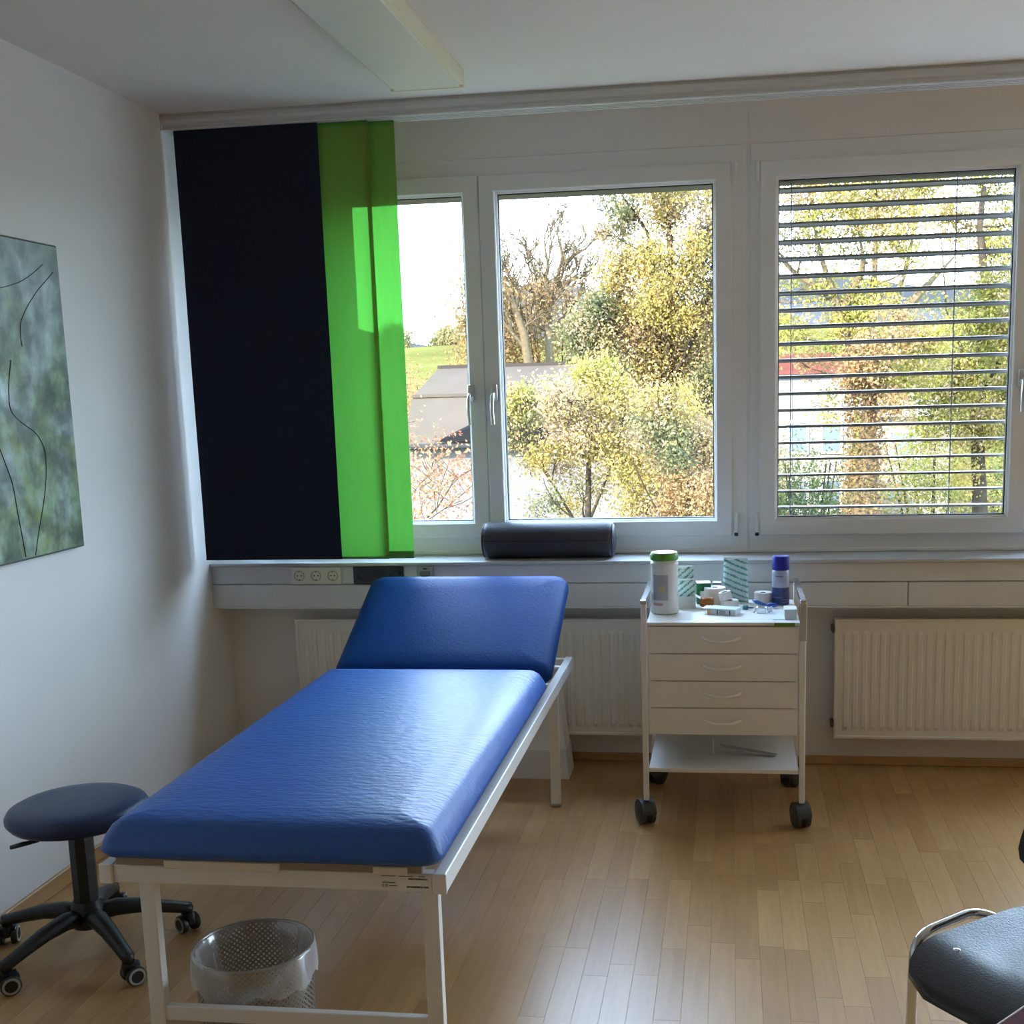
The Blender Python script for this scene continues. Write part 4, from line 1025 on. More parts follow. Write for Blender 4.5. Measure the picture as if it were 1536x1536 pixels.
# barn with a two-pitch roof
bn = thing('barn', 'long white barn with a pale two-pitch roof behind the trees', 'barn', (0, 33, ZG))
BX0, BX1 = -8.25, .9
ROOF = mat('pale_roof_sheet', (.042, .0335, .0265), .9, spec=0, var=.10, vscale=.7)
ROOFD = mat('dark_roof_tone', (.008, .008, .009), .9, spec=0, var=.1, vscale=1)  # dark tone for the wedge on the barn roof
FACADE = mat('white_render', (.080, .074, .072), .9, spec=0, var=.06, vscale=.5)
b = BM(); prismx = [(29.9, ZG), (29.9, .30), (31.1, 1.45), (34.0, 2.22), (36.9, 1.45), (38.1, .30), (38.1, ZG)]
A = [b.verts.new((BX0+.15, y, z)) for y, z in prismx]; B = [b.verts.new((BX1-.15, y, z)) for y, z in prismx]
for i in range(len(prismx)):
    j = (i+1) % len(prismx); b.faces.new((A[i], A[j], B[j], B[i]))
b.faces.new(A[::-1]); b.faces.new(B)
obj('walls', b, FACADE, bn, world=True)
def slab(bm, p, q, x0, x1, th):
    (y0, z0), (y1, z1) = p, q
    v = [bm.verts.new(c) for c in ((x0, y0, z0), (x1, y0, z0), (x1, y1, z1), (x0, y1, z1), (x0, y0, z0+th), (x1, y0, z0+th), (x1, y1, z1+th), (x0, y1, z1+th))]
    for f in ((3, 2, 1, 0), (4, 5, 6, 7), (0, 1, 5, 4), (1, 2, 6, 5), (2, 3, 7, 6), (3, 0, 4, 7)): bm.faces.new([v[i] for i in f])
for nm, p, q in (('lower_roof', (29.62, .30), (31.1, 1.48)), ('upper_roof', (31.06, 1.47), (34.02, 2.25)), ('upper_roof', (36.94, 1.47), (33.98, 2.25)), ('lower_roof', (38.4, .30), (36.9, 1.48))):
    b = BM(); slab(b, p, q, BX0, BX1, .08); obj(nm, b, ROOF, bn, world=True)
b = BM(); tube(b, [(BX0, 29.58, .30), (BX1, 29.58, .30)], .07, 8); obj('gutter', b, mat('gutter_grey', (.02, .02, .021), .9, spec=0), bn, world=True)
b = BM(); box(b, (BX0, 33.93, 2.30), (BX1, 34.07, 2.40)); obj('ridge_cap', b, mat('ridge_brown', (.024, .019, .016), .9, spec=0), bn, world=True)
b = BM(); box(b, (BX0, 31.0, 1.52), (BX1, 31.12, 1.60)); obj('roof_break', b, ROOF, bn, world=True)
b = BM()
v = [b.verts.new(c) for c in ((-7.3, 29.5, .42), (-4.3, 29.5, .42), (-5.4, 30.9, 1.42), (-5.2, 29.4, 1.25))]
for f in ((0, 1, 2), (0, 3, 1), (1, 3, 2), (0, 2, 3)): b.faces.new([v[i] for i in f])
obj('dark_roof_wedge', b, ROOFD, bn, world=True)  # dark wedge on the front roof slope above the eave

def house(name, label, x0, x1, y0, y1, zt, rise, wm, rm, wins, over=.3):
    t = thing(name, label, 'house', ((x0+x1)/2, (y0+y1)/2, ZG))
    b = BM(); box(b, (x0, y0, ZG), (x1, y1, zt)); obj('walls', b, wm, t, world=True)
    b = BM(); ym = (y0+y1)/2
    v = [b.verts.new(c) for c in ((x0-over, y0-over, zt-.05), (x1+over, y0-over, zt-.05), (x1+over, ym, zt+rise), (x0-over, ym, zt+rise), (x0-over, y1+over, zt-.05), (x1+over, y1+over, zt-.05))]
    for f in ((0, 1, 2, 3), (3, 2, 5, 4), (0, 3, 4), (1, 5, 2), (0, 4, 5, 1)): b.faces.new([v[i] for i in f])
    obj('roof', b, rm, t, world=True)
    for xw, zw, ww, hw in wins:
        b = BM(); ring_frame(b, xw, xw+ww, zw, zw+hw, .09, y0-.06, y0+.02, .01); wv = obj('window', b, PVC, t, world=True)
        b = BM(); box(b, (xw+.08, y0-.03, zw+.08), (xw+ww-.08, y0-.01, zw+hw-.08)); obj('pane', b, mat('far_pane', (.06, .08, .11), .15), wv, world=True)
    return t
REDROOF = mat('red_tile_roof', (.055, .018, .013), .9, spec=0, var=.15, vscale=2)
house('house', 'white house with a red tiled roof seen through the blind slats', 1.6, 4.35, 44.5, 50, 2.0, .75, mat('white_house_render', (.12, .112, .105), .9, spec=0), REDROOF, [(2.0, -.9, .8, 1.2), (3.2, -.9, .8, 1.2), (2.0, -3.0, .8, 1.2), (3.2, -3.0, .8, 1.2)])
house('house', 'low white garden house with a dark window right of the ivy trunk', 4.6, 7.0, 40, 43.4, .55, .5, mat('white_house_render', (.12, .112, .105), .9, spec=0), mat('grey_tile_roof', (.1, .1, .1), .8), [(5.0, -.9, 1.0, .95)])
house('house', 'pinkish house at the far right behind the blind slats', 11.0, 15, 39, 46, .1, 1.2, mat('pink_render', (.06, .038, .033), .9, spec=0), mat('brown_tile_roof', (.12, .07, .055), .8), [(9.9, -1.9, .9, 1.2), (11.8, -1.9, .9, 1.2)])

# trees
BARK = mat('bark', (.03, .023, .016), .9, spec=0, var=.25, vscale=9)
BARKP = mat('pale_bark', (.062, .046, .027), .9, spec=0, var=.2, vscale=9)
def leaf_mat(name, cols, scale=.9):
    """leaf colours: every leaf its own shade, and patches that turned earlier than others"""
    cols = [(c[0]*.36+.013, c[1]*.335+.013, c[2]*.33+.014) for c in cols]
    M, n, o = nodes_mat(name)
    g = n.nodes.new('ShaderNodeNewGeometry'); tc = n.nodes.new('ShaderNodeTexCoord')
    nz = n.nodes.new('ShaderNodeTexNoise'); nz.inputs['Scale'].default_value = scale; nz.inputs['Detail'].default_value = 2
    n.links.new(tc.outputs['Object'], nz.inputs['Vector'])
    a = n.nodes.new('ShaderNodeMath'); a.operation = 'MULTIPLY_ADD'; a.inputs[1].default_value = .40; a.inputs[2].default_value = -.20
    n.links.new(g.outputs['Random Per Island'], a.inputs[0])
    s = n.nodes.new('ShaderNodeMath'); s.operation = 'ADD'; n.links.new(nz.outputs['Fac'], s.inputs[0]); n.links.new(a.outputs[0], s.inputs[1])
    cr = n.nodes.new('ShaderNodeValToRGB'); e = cr.color_ramp.elements
    while len(e) > 1: e.remove(e[0])
    for i, c in enumerate(cols):
        q = .28 + .44*i/(len(cols)-1)
        if i == 0: e[0].position = q; e[0].color = (*c, 1)
        else:
            x = e.new(q); x.color = (*c, 1)
    n.links.new(s.outputs[0], cr.inputs[0])
    d = n.nodes.new('ShaderNodeBsdfDiffuse'); t = n.nodes.new('ShaderNodeBsdfTranslucent')
    n.links.new(cr.outputs[0], d.inputs[0]); n.links.new(cr.outputs[0], t.inputs[0])
    mx = n.nodes.new('ShaderNodeMixShader'); mx.inputs[0].default_value = .38
    n.links.new(d.outputs[0], mx.inputs[1]); n.links.new(t.outputs[0], mx.inputs[2]); n.links.new(mx.outputs[0], o.inputs[0])
    return M
L_BIG = leaf_mat('autumn_leaf_gold', [(.13, .16, .07), (.24, .23, .06), (.44, .34, .06), (.52, .38, .13), (.54, .36, .20)])
L_BLIND = leaf_mat('autumn_leaf_lime', [(.22, .26, .05), (.40, .38, .05), (.54, .46, .06), (.56, .42, .13), (.48, .29, .12)])
L_PEACH = leaf_mat('autumn_leaf_peach', [(.21, .22, .08), (.46, .38, .08), (.56, .42, .19), (.58, .41, .26), (.48, .32, .20)])
L_RED = leaf_mat('autumn_leaf_red', [(.40, .12, .05), (.48, .20, .08), (.52, .30, .14), (.45, .27, .10)])
L_ORANGE = leaf_mat('autumn_leaf_orange', [(.30, .22, .06), (.42, .26, .07), (.46, .30, .12), (.48, .26, .11)], .4)
L_GREEN = leaf_mat('leaf_green', [(.08, .12, .03), (.14, .19, .04), (.24, .26, .05), (.34, .30, .07)], .5)
L_MEADOW = leaf_mat('leaf_meadow', [(.26, .28, .10), (.36, .34, .12), (.46, .40, .14)], .5)
L_IVY = leaf_mat('ivy_brown', [(.20, .11, .04), (.32, .18, .07), (.40, .26, .09), (.22, .18, .05)], 1.4)

def leaf_mesh(name, centers, size, material, parent, seed):
    rg = np.random.default_rng(seed); N = len(centers)
    d = rg.normal(size=(N, 3)); d /= np.linalg.norm(d, axis=1)[:, None]
    u = rg.normal(size=(N, 3)); u -= d*(u*d).sum(1)[:, None]; u /= np.linalg.norm(u, axis=1)[:, None]
    v = np.cross(d, u); s = size*rg.uniform(.6, 1.35, N)[:, None]
    P = np.stack([centers-u*s, centers-v*s*.55, centers+u*s, centers+v*s*.55], 1).reshape(-1, 3)
    me = bpy.data.meshes.new(name)
    me.vertices.add(4*N); me.vertices.foreach_set('co', P.astype(np.float32).ravel())
    me.loops.add(4*N); me.loops.foreach_set('vertex_index', np.arange(4*N, dtype=np.int32))
    me.polygons.add(N); me.polygons.foreach_set('loop_start', np.arange(0, 4*N, 4, dtype=np.int32))
    me.update(calc_edges=True); me.materials.append(material)
    o = bpy.data.objects.new(name, me); COL.objects.link(o); o.parent = parent; o['kind'] = 'stuff'
    return o

def grow(seed, height, spread, trunk_r, levels=4, trunk_frac=.35, nb=(4, 6), lift=.55, lean=(0, 0), first=.3):
    """branch skeleton in local coordinates: list of (points, radii, level)"""
    R = random.Random(seed); out = []
    def limb(p, d, L, r, lev):
        pts = [p.copy()]; rad = [r]; n = 7 if lev == 0 else 5; q = p.copy(); dd = d.copy()
        for i in range(n):
            dd = (dd + Vector((R.gauss(0, .13), R.gauss(0, .13), R.gauss(.04, .09)))*(1 if lev else .35)).normalized()
            q = q + dd*L/n; pts.append(q.copy()); rad.append(max(.004, r*(1-.62*(i+1)/n)))
        out.append((pts, rad, lev))
        if lev >= levels: return
        k = R.randint(*nb) + (3 if lev == 0 else 0)
        for j in range(k):
            t = first + (1-first)*(j+R.random())/k if lev == 0 else .25+.75*(j+R.random())/k
            t = min(t, .999); idx = min(n-1, int(t*n)); base = pts[idx].lerp(pts[idx+1], t*n-idx)
            az = R.uniform(0, 2*PI) if lev else (j*2.4+R.uniform(-.5, .5))
            side = Vector((math.cos(az), math.sin(az), 0))
            nd = (dd*R.uniform(.25, .6) + side*R.uniform(.6, 1.0) + Vector((0, 0, lift*R.uniform(.2, 1)))).normalized()
            LL = (spread if lev == 0 else L*R.uniform(.45, .65))*(1-.45*max(0, t-first) if lev == 0 else 1)
            limb(base, nd, LL, rad[idx]*.55, lev+1)
    limb(Vector((0, 0, 0)), Vector((lean[0], lean[1], 1)).normalized(), height, trunk_r, 0)
    return out

def tree(name, label, x, y, z0, seed, height, spread, trunk_r, leafm, nleaf, lsize, barkm=BARK, puff=.30, levels=3, group=None, cat='tree', zmin=None, **k):
    t = thing(name, label, cat, (x, y, z0), 0, group)
    sk = grow(seed, height, spread, trunk_r, levels, **k)
    b = BM(); tube(b, sk[0][0], sk[0][1], 10); obj('trunk', b, barkm, t, smooth=True)
    b = BM()
    for pts, rad, lev in sk[1:]: tube(b, pts, rad, 6 if lev < 2 else 4)
    obj('branches', b, barkm, t, kind='stuff')
    if nleaf:
        rg = np.random.default_rng(seed+100)
        tips = []
        for pts, rad, lev in sk:
            if lev >= levels-1:
                for i in range(1, len(pts)):
                    tips.append(tuple(pts[i])); tips.append(tuple(pts[i].lerp(pts[i-1], .5)))
        tips = np.array(tips); c = tips[rg.integers(0, len(tips), nleaf)]
        c = c + rg.normal(size=(nleaf, 3))*puff*np.array([1, 1, .75])
        if zmin is not None: c = c[c[:, 2] > zmin]
        leaf_mesh('crown', c, lsize, leafm, t, seed+200)
    return t

def bush(name, label, x, y, z0, seed, rx_, ry_, h, leafm, nleaf, lsize, cat='shrub', stems=6, group=None):
    t = thing(name, label, cat, (x, y, z0), 0, group)
    R = random.Random(seed); b = BM()
    for i in range(stems):
        az = R.uniform(0, 6.28); rr_ = R.uniform(.2, .8)
        tube(b, [(0, 0, 0), (rx_*.4*rr_*math.cos(az), ry_*.4*rr_*math.sin(az), h*.4), (rx_*.8*rr_*math.cos(az), ry_*.8*rr_*math.sin(az), h*.85)], [.05, .035, .012], 6)
    obj('stems', b, BARK, t)
    rg = np.random.default_rng(seed); nb_ = 26
    cc = rg.normal(size=(nb_, 3)); cc /= np.linalg.norm(cc, axis=1)[:, None]; cc *= rg.uniform(.35, 1, (nb_, 1))**.6
    cc = cc*np.array([rx_, ry_, h*.46])*.8 + np.array([0, 0, h*.5])
    c = cc[rg.integers(0, nb_, nleaf)] + rg.normal(size=(nleaf, 3))*np.array([rx_, ry_, h*.5])*.20
    c = c[c[:, 2] > .05]
    leaf_mesh('crown', c, lsize, leafm, t, seed+5)
    return t

# crowns: puffs of foliage (x, y, z, radius, leaf tone, density), each carried by its own branch
PUFF_MAPLE = [(-1.09, 18.92, 4.74, 0.48, 'gold', 1), (-1.67, 19.13, 4.6, 0.32, 'green', 0.5), (-1.16, 19.92, 4.53, 0.5, 'gold', 1), (-1.67, 19.62, 4.28, 0.35, 'green', 0.9), (-1.95, 18.93, 4.0, 0.21, 'peach', 0.35), (-0.51, 19.41, 4.34, 0.33, 'peach', 0.8), (-0.34, 19.47, 3.75, 0.46, 'green', 1), (-1.11, 19.02, 3.58, 0.51, 'gold', 1.1), (-1.64, 19.83, 3.53, 0.33, 'peach', 0.7), (-0.86, 18.96, 3.12, 0.48, 'gold', 1.1), (-0.37, 19.35, 2.93, 0.41, 'peach', 1), (-1.79, 19.52, 3.1, 0.31, 'gold', 0.8), (-2.15, 19.4, 2.79, 0.39, 'green', 1.1), (-1.53, 19.62, 2.73, 0.49, 'peach', 0.9), (-0.91, 19.83, 2.57, 0.57, 'peach', 1), (-0.39, 20.14, 2.19, 0.47, 'gold', 1), (-2.03, 19.2, 2.37, 0.45, 'green', 1.1), (-1.44, 19.71, 2.16, 0.55, 'peach', 1), (-0.81, 19.77, 1.82, 0.6, 'gold', 1), (-2.37, 19.21, 2.48, 0.24, 'green', 0.7), (-0.31, 18.8, 1.5, 0.44, 'green', 1), (0.05, 20.16, 4.22, 0.51, 'gold', 1), (0.15, 19.22, 3.1, 0.54, 'green', 1), (0.15, 19.24, 2.1, 0.53, 'gold', 1)]
PUFF_BIRCH = [(-1.72, 15.39, 1.72, 0.29, 'lime', 1.1), (-2.45, 15.09, 1.48, 0.29, 'lime', 0.9), (-2.62, 14.97, 1.13, 0.29, 'green', 0.8), (-2.55, 15.27, 0.82, 0.26, 'peach', 0.6), (-1.96, 14.53, 1.49, 0.34, 'peach', 0.8), (-1.38, 15.21, 1.34, 0.44, 'gold', 0.9), (-1.85, 14.87, 1.03, 0.43, 'peach', 0.8), (-2.11, 14.59, 0.77, 0.3, 'gold', 0.6), (-1.38, 15.16, 0.72, 0.44, 'gold', 0.9), (-1.85, 15.43, 0.33, 0.35, 'gold', 0.45), (-2.26, 14.71, 0.31, 0.28, 'green', 0.3), (-2.72, 15.13, 1.5, 0.21, 'peach', 0.7)]
PUFF_CHERRY = [(-0.8, 13.8, 1.17, 0.4, 'green', 0.9), (-0.36, 14.24, 1.07, 0.38, 'peach', 0.9), (-0.75, 14.22, 0.69, 0.44, 'peach', 0.9), (-0.31, 13.72, 0.45, 0.34, 'orange', 0.9), (-1.08, 14.33, 0.25, 0.38, 'gold', 0.8), (-0.67, 14.16, 0.1, 0.32, 'orange', 0.8), (0.03, 14.18, 0.75, 0.39, 'peach', 0.9), (-0.17, 14.32, 0.08, 0.32, 'gold', 0.8), (-0.72, 13.93, 1.35, 0.31, 'gold', 0.8)]
PUFF_IVY = [(0.97, 17.91, 4.56, 0.36, 'lime', 0.6), (1.54, 18.11, 4.47, 0.41, 'lime', 0.9), (1.95, 16.86, 4.28, 0.43, 'lime', 1), (2.63, 18.06, 4.37, 0.43, 'gold', 0.9), (0.94, 17.33, 4.16, 0.29, 'orange', 0.45), (1.31, 17.47, 3.81, 0.39, 'lime', 0.8), (2.05, 16.93, 3.75, 0.43, 'gold', 0.9), (1.79, 17.82, 4.1, 0.4, 'lime', 0.8), (0.94, 17.17, 3.44, 0.33, 'green', 0.3), (1.83, 18.09, 3.37, 0.41, 'lime', 0.35), (2.43, 17.14, 3.2, 0.35, 'lime', 0.35), (1.1, 17.6, 2.89, 0.37, 'lime', 0.35), (2.03, 17.34, 2.66, 0.44, 'lime', 0.6), (1.55, 17.68, 2.38, 0.39, 'lime', 0.7), (0.85, 17.01, 2.24, 0.33, 'lime', 0.8), (2.0, 16.99, 2.07, 0.48, 'orange', 0.8), (2.7, 17.89, 2.21, 0.42, 'lime', 0.8), (1.04, 17.9, 1.85, 0.28, 'orange', 0.4), (1.8, 17.61, 1.73, 0.31, 'orange', 0.8), (2.57, 18.17, 1.71, 0.47, 'lime', 0.9), (2.24, 17.03, 1.26, 0.29, 'orange', 0.7), (1.34, 18.06, 1.27, 0.3, 'lime', 0.25), (0.4, 16.97, 3.79, 0.38, 'lime', 0.8), (0.43, 18.24, 2.83, 0.41, 'gold', 0.8)]
PUFF_LIME = [(3.52, 20.7, 4.9, 0.5, 'lime', 0.9), (4.14, 20.67, 4.66, 0.45, 'lime', 0.6), (3.59, 21.25, 4.25, 0.41, 'gold', 0.7), (4.18, 20.96, 3.66, 0.42, 'lime', 0.5), (4.58, 20.96, 4.12, 0.48, 'lime', 0.8), (4.11, 19.79, 3.0, 0.43, 'lime', 0.8), (3.72, 20.29, 2.74, 0.46, 'lime', 0.4), (3.85, 19.84, 2.2, 0.54, 'lime', 0.9), (4.43, 20.01, 2.29, 0.57, 'gold', 1), (3.55, 20.04, 1.65, 0.54, 'lime', 1), (4.43, 21.07, 1.58, 0.54, 'lime', 1), (3.19, 19.9, 1.03, 0.54, 'lime', 0.9), (3.9, 20.17, 0.96, 0.55, 'gold', 0.9), (4.64, 20.49, 0.93, 0.56, 'lime', 0.9), (5.09, 21.06, 3.37, 0.72, 'lime', 0.9)]

TONE = {
    'gold': leaf_mat('leaf_gold', [(.34, .29, .07), (.50, .40, .07), (.60, .45, .10), (.58, .40, .16)], 2.0),
    'green': leaf_mat('leaf_olive', [(.10, .13, .06), (.17, .20, .08), (.26, .26, .08), (.40, .33, .12)], 2.0),
    'peach': leaf_mat('leaf_peach', [(.42, .31, .14), (.58, .41, .22), (.62, .45, .28), (.54, .40, .15)], 2.0),
    'lime': leaf_mat('leaf_lime', [(.26, .30, .05), (.46, .44, .06), (.60, .52, .08), (.60, .46, .14)], 2.0),
    'orange': leaf_mat('leaf_orange', [(.38, .24, .08), (.54, .34, .12), (.60, .40, .18), (.44, .22, .08)], 2.0)}
def crown_tree(name, label, x, y, trunk, limbs, puffs, lsize, barkm, r0, k, seed, ivy=0, cat='tree', twigs=5):
    t = thing(name, label, cat, (x, y, ZG)); R = random.Random(seed); rg = np.random.default_rng(seed)
    tp = [Vector((x, y, ZG))] + [Vector(p) for p in trunk]
    n = len(tp); b = BM(); tube(b, tp, [r0*(1-.72*i/(n-1)) for i in range(n)], 12); obj('trunk', b, barkm, t, world=True, smooth=True)
    b = BM(); joints = [tp[0].lerp(tp[1], .7)] + tp[1:]
    for li in limbs:
        L = [Vector(p) for p in li]; dy = R.uniform(-.7, .7)
        L = [Vector((p.x, p.y + dy*i/len(L), p.z)) for i, p in enumerate(L)]
        L = bend(L, .25, 3); m_ = len(L)
        tube(b, L, [max(.010, r0*.34*(1-.8*i/(m_-1))) for i in range(m_)], 7); joints += L[::3]
    tips = []
    for (px, py, pz, pr, tone, dens) in puffs:
        c = Vector((px, py, pz)); low = [q for q in joints if q.z < pz+.05] or joints
        q = min(low, key=lambda v: (v-c).length + .25*abs(v.z-pz+.5)); mid = q.lerp(c, .55) + Vector((R.gauss(0, .06), R.gauss(0, .06), -.06))
        tube(b, bend([q, mid, c], .3, 3), [max(.005, .020*(1-.7*i/5)) for i in range(6)], 5)
        for _ in range(twigs):
            d = Vector((R.gauss(0, 1), R.gauss(0, 1), R.gauss(.25, .8))).normalized()
            e = c + d*pr*R.uniform(.6, 1.1); tube(b, [mid.lerp(c, R.uniform(.3, 1)), c.lerp(e, .5) + Vector((0, 0, .03)), e], [.007, .005, .003], 4)
    obj('branches', b, barkm, t, world=True, kind='stuff')
    by = {}
    for (px, py, pz, pr, tone, dens) in puffs:
        N = int(k*dens*(pr/lsize)**2); sub = 7
        cc = rg.normal(size=(sub, 3))*pr*.42
        c = cc[rg.integers(0, sub, N)]*1.1 + rg.normal(size=(N, 3))*pr*.30
        by.setdefault(tone, []).append(c + np.array([px, py, pz]) - np.array([x, y, ZG]))
        if dens > .6: by.setdefault('peach' if tone != 'peach' else 'gold', []).append((rg.normal(size=(N//6, 3))*pr*.6) + np.array([px, py, pz]) - np.array([x, y, ZG]))
    for i, (tone, cs) in enumerate(by.items()): leaf_mesh('crown', np.concatenate(cs), lsize, TONE[tone], t, seed+i)
    if ivy:
        hz = rg.uniform(.2, ivy, 9000); az = rg.uniform(0, 2*PI, 9000); q = r0*(1-.1*hz)+.02+np.abs(rg.normal(0, .11, 9000))
        leaf_mesh('ivy', np.stack([q*np.cos(az), q*np.sin(az), hz], 1), lsize*1.1, L_IVY, t, seed+50)
    return t
crown_tree('maple_tree', 'large golden-green tree filling the right of the middle window', -.98, 19.5, [(-.99, 19.5, .35), (-.98, 19.5, 1.41), (-1.0, 19.5, 2.45), (-.9, 19.5, 3.47), (-.98, 19.5, 4.4), (-.95, 19.5, 5.4)], [[(-.99, 19.5, 1.6), (-.5, 19.5, 2.5), (-.2, 19.5, 3.4), (.0, 19.5, 4.3)], [(-1.0, 19.5, 2.2), (-1.5, 19.5, 2.7), (-1.9, 19.5, 3.3)], [(-.95, 19.5, 3.4), (-1.4, 19.5, 4.2), (-1.9, 19.5, 4.9)]], PUFF_MAPLE, .028, BARK, .11, 13.1, 21)
crown_tree('ivy_tree', 'lime-yellow tree with an ivy-clad trunk behind the blind slats', 1.86, 17.5, [(1.88, 17.5, -.14), (1.90, 17.5, .52), (1.93, 17.5, 1.25), (1.94, 17.5, 1.63)],
    [[(1.93, 17.5, 1.36), (1.65, 17.5, 2.1), (1.43, 17.5, 2.83), (1.28, 17.5, 3.19), (1.15, 17.5, 3.73), (1.11, 17.5, 4.4)], [(1.94, 17.5, 1.45), (1.93, 17.5, 2.09), (1.97, 17.5, 3.01), (2.01, 17.5, 3.77), (1.93, 17.5, 4.6)], [(1.96, 17.5, 1.45), (2.22, 17.5, 1.9), (2.27, 17.5, 2.62), (2.5, 17.5, 3.45), (2.55, 17.5, 4.3)], [(2.28, 17.5, 2.44), (2.75, 17.5, 2.96), (3.1, 17.5, 3.3)], [(1.53, 17.5, 2.56), (1.86, 17.5, 3.17), (1.76, 17.5, 3.79)], [(1.43, 17.5, 2.83), (.96, 17.5, 3.03), (.6, 17.5, 3.4)]], PUFF_IVY, .026, BARKP, .21, 10.6, 34, ivy=5.2)
crown_tree('lime_tree', 'yellow-green tree right of the ivy-clad one behind the blind', 4.05, 20.5, [(4.06, 20.5, -.47), (3.97, 20.5, .84), (3.99, 20.5, 1.91), (4.06, 20.5, 2.85), (3.92, 20.5, 3.98), (3.96, 20.5, 4.59)], [[(3.98, 20.5, 1.2), (4.4, 20.5, 2.2), (4.6, 20.5, 3.4)], [(3.98, 20.5, 1.6), (3.5, 20.5, 2.5), (3.4, 20.5, 3.9)]], PUFF_LIME, .030, BARK, .14, 10.6, 55)
crown_tree('birch_tree', 'low peach and lime tree in front of the barn in the middle window', -1.83, 15.0, [(-1.81, 15, -.6), (-1.76, 15, .74), (-1.69, 15, 1.48)], [[(-1.8, 15, -.3), (-2.2, 15, .4), (-2.6, 15, 1.2)], [(-1.8, 15, -.1), (-1.5, 15, .6), (-1.3, 15, 1.3)]], PUFF_BIRCH, .022, BARK, .06, 11.0, 61)
crown_tree('cherry_tree', 'low orange-pink tree at the lower right of the middle window', -.5, 14.0, [(-.51, 14, -.6), (-.5, 14, .3), (-.55, 14, 1.2)], [[(-.5, 14, -.4), (-.9, 14, .3), (-1.1, 14, .8)], [(-.5, 14, -.2), (-.2, 14, .5), (.1, 14, 1.0)]], PUFF_CHERRY, .021, BARK, .055, 11.0, 67)
def bare(name, label, x, y, trunk, limbs, r0, seed, n):
    R = random.Random(seed); more = []
    def sub(p, d, L, lev):
        q = p; pts = [p]
        for _ in range(3):
            d = (d + Vector((R.gauss(0, .18), R.gauss(0, .18), R.gauss(.10, .1)))).normalized(); q = q + d*L/3; pts.append(q)
        more.append((pts, lev))
        if lev < 2:
            for _ in range(4): sub(pts[R.randint(1, 3)], (d + Vector((R.gauss(0, .6), R.gauss(0, .6), R.gauss(.1, .4)))).normalized(), L*.6, lev+1)
    t = thing(name, label, 'tree', (x, y, ZG))
    tp = [Vector((x, y, ZG))] + [Vector(p) for p in trunk]
    b = BM(); tube(b, tp, [r0*(1-.5*i/(len(tp)-1)) for i in range(len(tp))], 10); obj('trunk', b, BARKP, t, world=True, smooth=True)
    b = BM()
    for li in limbs:
        L = [Vector(p) for p in li]; dy = R.uniform(-.8, .8); L = [Vector((p.x, p.y+dy*i/len(L), p.z)) for i, p in enumerate(L)]
        tube(b, L, [r0*.42*(1-.75*i/(len(L)-1)) for i in range(len(L))], 7)
        for i in range(1, len(L)):
            for _ in range(4): sub(L[i].lerp(L[i-1], R.random()), ((L[i]-L[i-1]).normalized() + Vector((R.gauss(0, .6), R.gauss(0, .6), .2))).normalized(), .95, 0)
    for pts, lev in more: tube(b, pts, [(.030, .020, .014)[lev]*(1-.2*i) for i in range(4)], 4)
    obj('branches', b, BARKP, t, world=True, kind='stuff')
    rg = np.random.default_rng(seed); P = np.array([tuple(p) for pts, lev in more for p in pts]); P = P[P[:, 2] < 5.2]
    c = P[rg.integers(0, len(P), n)] + rg.normal(size=(n, 3))*.22
    leaf_mesh('crown', c - np.array([x, y, ZG]), .055, L_ORANGE, t, seed+3)
bare('bare_tree', 'tall bare tree with forked pale branches behind the barn ridge', -6.0, 41, [(-6.03, 41, 1.3), (-6.06, 41, 2.64), (-6.09, 41, 3.96)], [[(-6.09, 41, 3.74), (-6.29, 41, 4.84), (-6.53, 41, 5.72), (-6.7, 41, 6.27)], [(-6.09, 41, 3.96), (-5.76, 41, 5.04), (-5.51, 41, 6.0), (-5.65, 41, 6.76)], [(-6.29, 41, 4.84), (-6.04, 41, 5.7), (-6.17, 41, 6.57)], [(-6.1, 41, 3.52), (-5.45, 41, 4.16), (-4.98, 41, 4.68)], [(-6.1, 41, 3.63), (-6.81, 41, 3.98), (-7.26, 41, 4.22)], [(-5.52, 41, 5.68), (-5.13, 41, 6.09), (-4.83, 41, 6.25)], [(-5.76, 41, 5.04), (-5.19, 41, 5.23), (-4.74, 41, 5.32)]], .22, 81, 900)
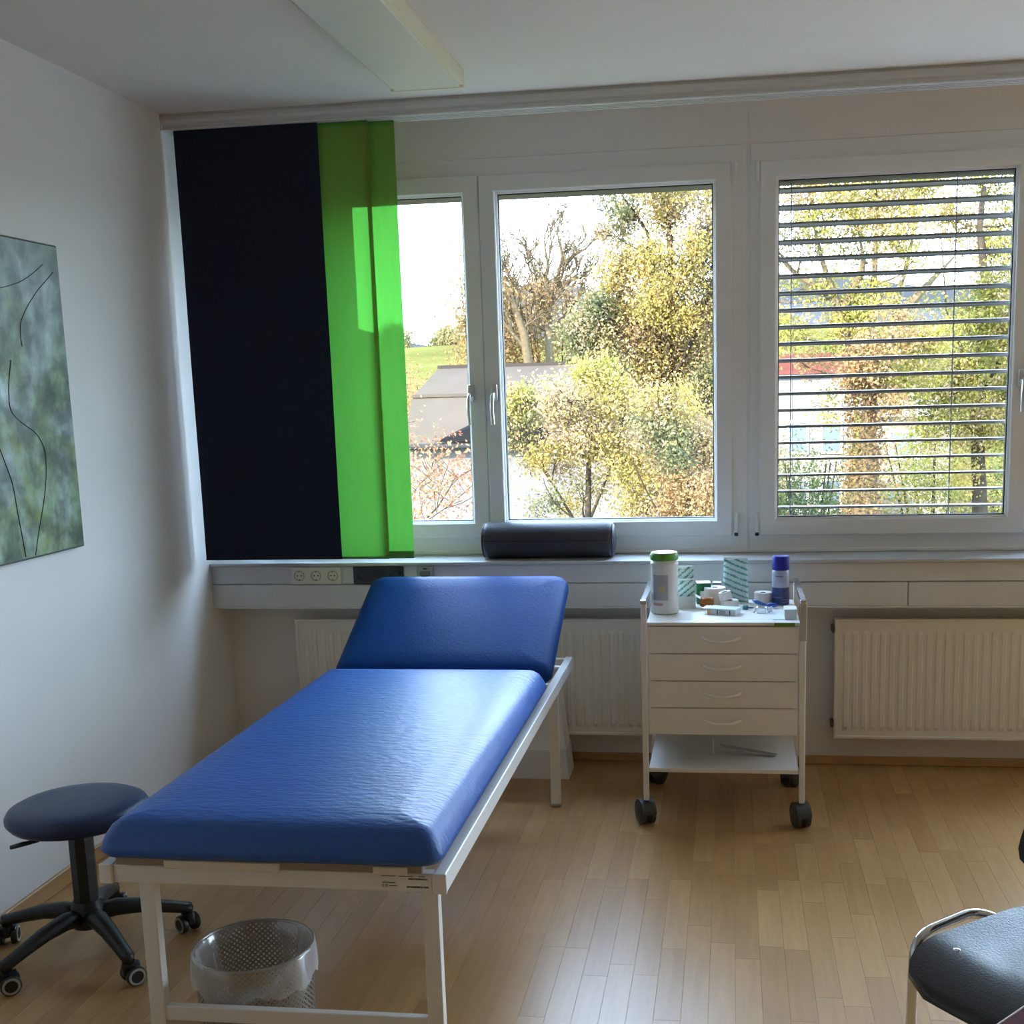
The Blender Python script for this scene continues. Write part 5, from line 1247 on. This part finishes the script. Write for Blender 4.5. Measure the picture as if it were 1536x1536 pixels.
bare('bare_tree', 'leaning half-bare tree beside the window post behind the barn', -6.5, 40, [(-6.59, 40, 2.2), (-6.77, 40, 3.5), (-7.08, 40, 4.48), (-7.35, 40, 5.02)], [[(-6.7, 40, 3.0), (-7.2, 40, 3.6), (-7.8, 40, 4.4)], [(-7.0, 40, 4.3), (-6.9, 40, 4.9), (-7.1, 40, 5.4)], [(-6.8, 40, 3.6), (-6.4, 40, 4.1), (-6.2, 40, 4.4)], [(-7.3, 40, 4.9), (-7.6, 40, 5.4), (-7.7, 40, 5.8)]], .18, 88, 1000)
tree('sumac_tree', 'sparse red-leaved young tree at the lower left of the open glass', -4.0, 14.6, ZG, 73, 3.9, 1.5, .045, L_RED, 8500, .027, puff=.22, lift=.4, first=.40)
for i, (x, y, s, h, r, lm, lab) in enumerate([
    (-8.7, 42.5, 91, 10.6, 2.2, L_ORANGE, 'orange bush at the left end of the barn ridge'),
    (-6.2, 43.5, 92, 9.4, 2.4, L_ORANGE, 'orange-brown bush behind the barn below the bare tree'),
    (-3.6, 43.0, 93, 11.0, 2.4, L_ORANGE, 'orange-brown bush behind the barn beside the golden tree'),
    (-11.6, 46, 94, 6.4, 1.9, L_RED, 'rust-red bush left of the barn roof'),
    (-15.2, 62, 95, 5.6, 2.4, L_ORANGE, 'yellow-orange bush at the foot of the meadow')]):
    bush('bush', lab, x, y, ZG if y < 60 else ground_z(x, y), s, r, r*.9, h, lm, 16000, .060)
for i, (x, y, s, h, r, lab) in enumerate([
    (-44.0, 158, 111, 4.6, 3.0, 'round green tree on the meadow at the left curtain edge'),
    (-38.2, 162, 112, 4.0, 2.6, 'round green tree on the meadow right of its twin'),
    (-32.5, 152, 113, 4.6, 2.6, 'yellowish tree on the meadow beside the window post')]):
    bush('meadow_tree', lab, x, y, ground_z(x, y)-.5, s, r, r, h, L_MEADOW, 4200, .15, cat='tree')
for i, (x, y, s, h, r, lm, lab) in enumerate([
    (1.5, 24, 121, 4.1, 1.5, L_GREEN, 'green hedge bush left of the ivy trunk'),
    (4.2, 26, 122, 4.4, 1.8, L_BLIND, 'yellow-green hedge bush right of the ivy trunk'),
    (6.6, 27, 123, 4.6, 1.8, L_GREEN, 'green hedge bush at the far right behind the blind'),
    (.3, 26, 124, 4.3, 1.4, L_PEACH, 'pinkish hedge bush behind the window pillar')]):
    bush('hedge_bush', lab, x, y, ZG, s, r, r*.8, h, lm, 14000, .034)
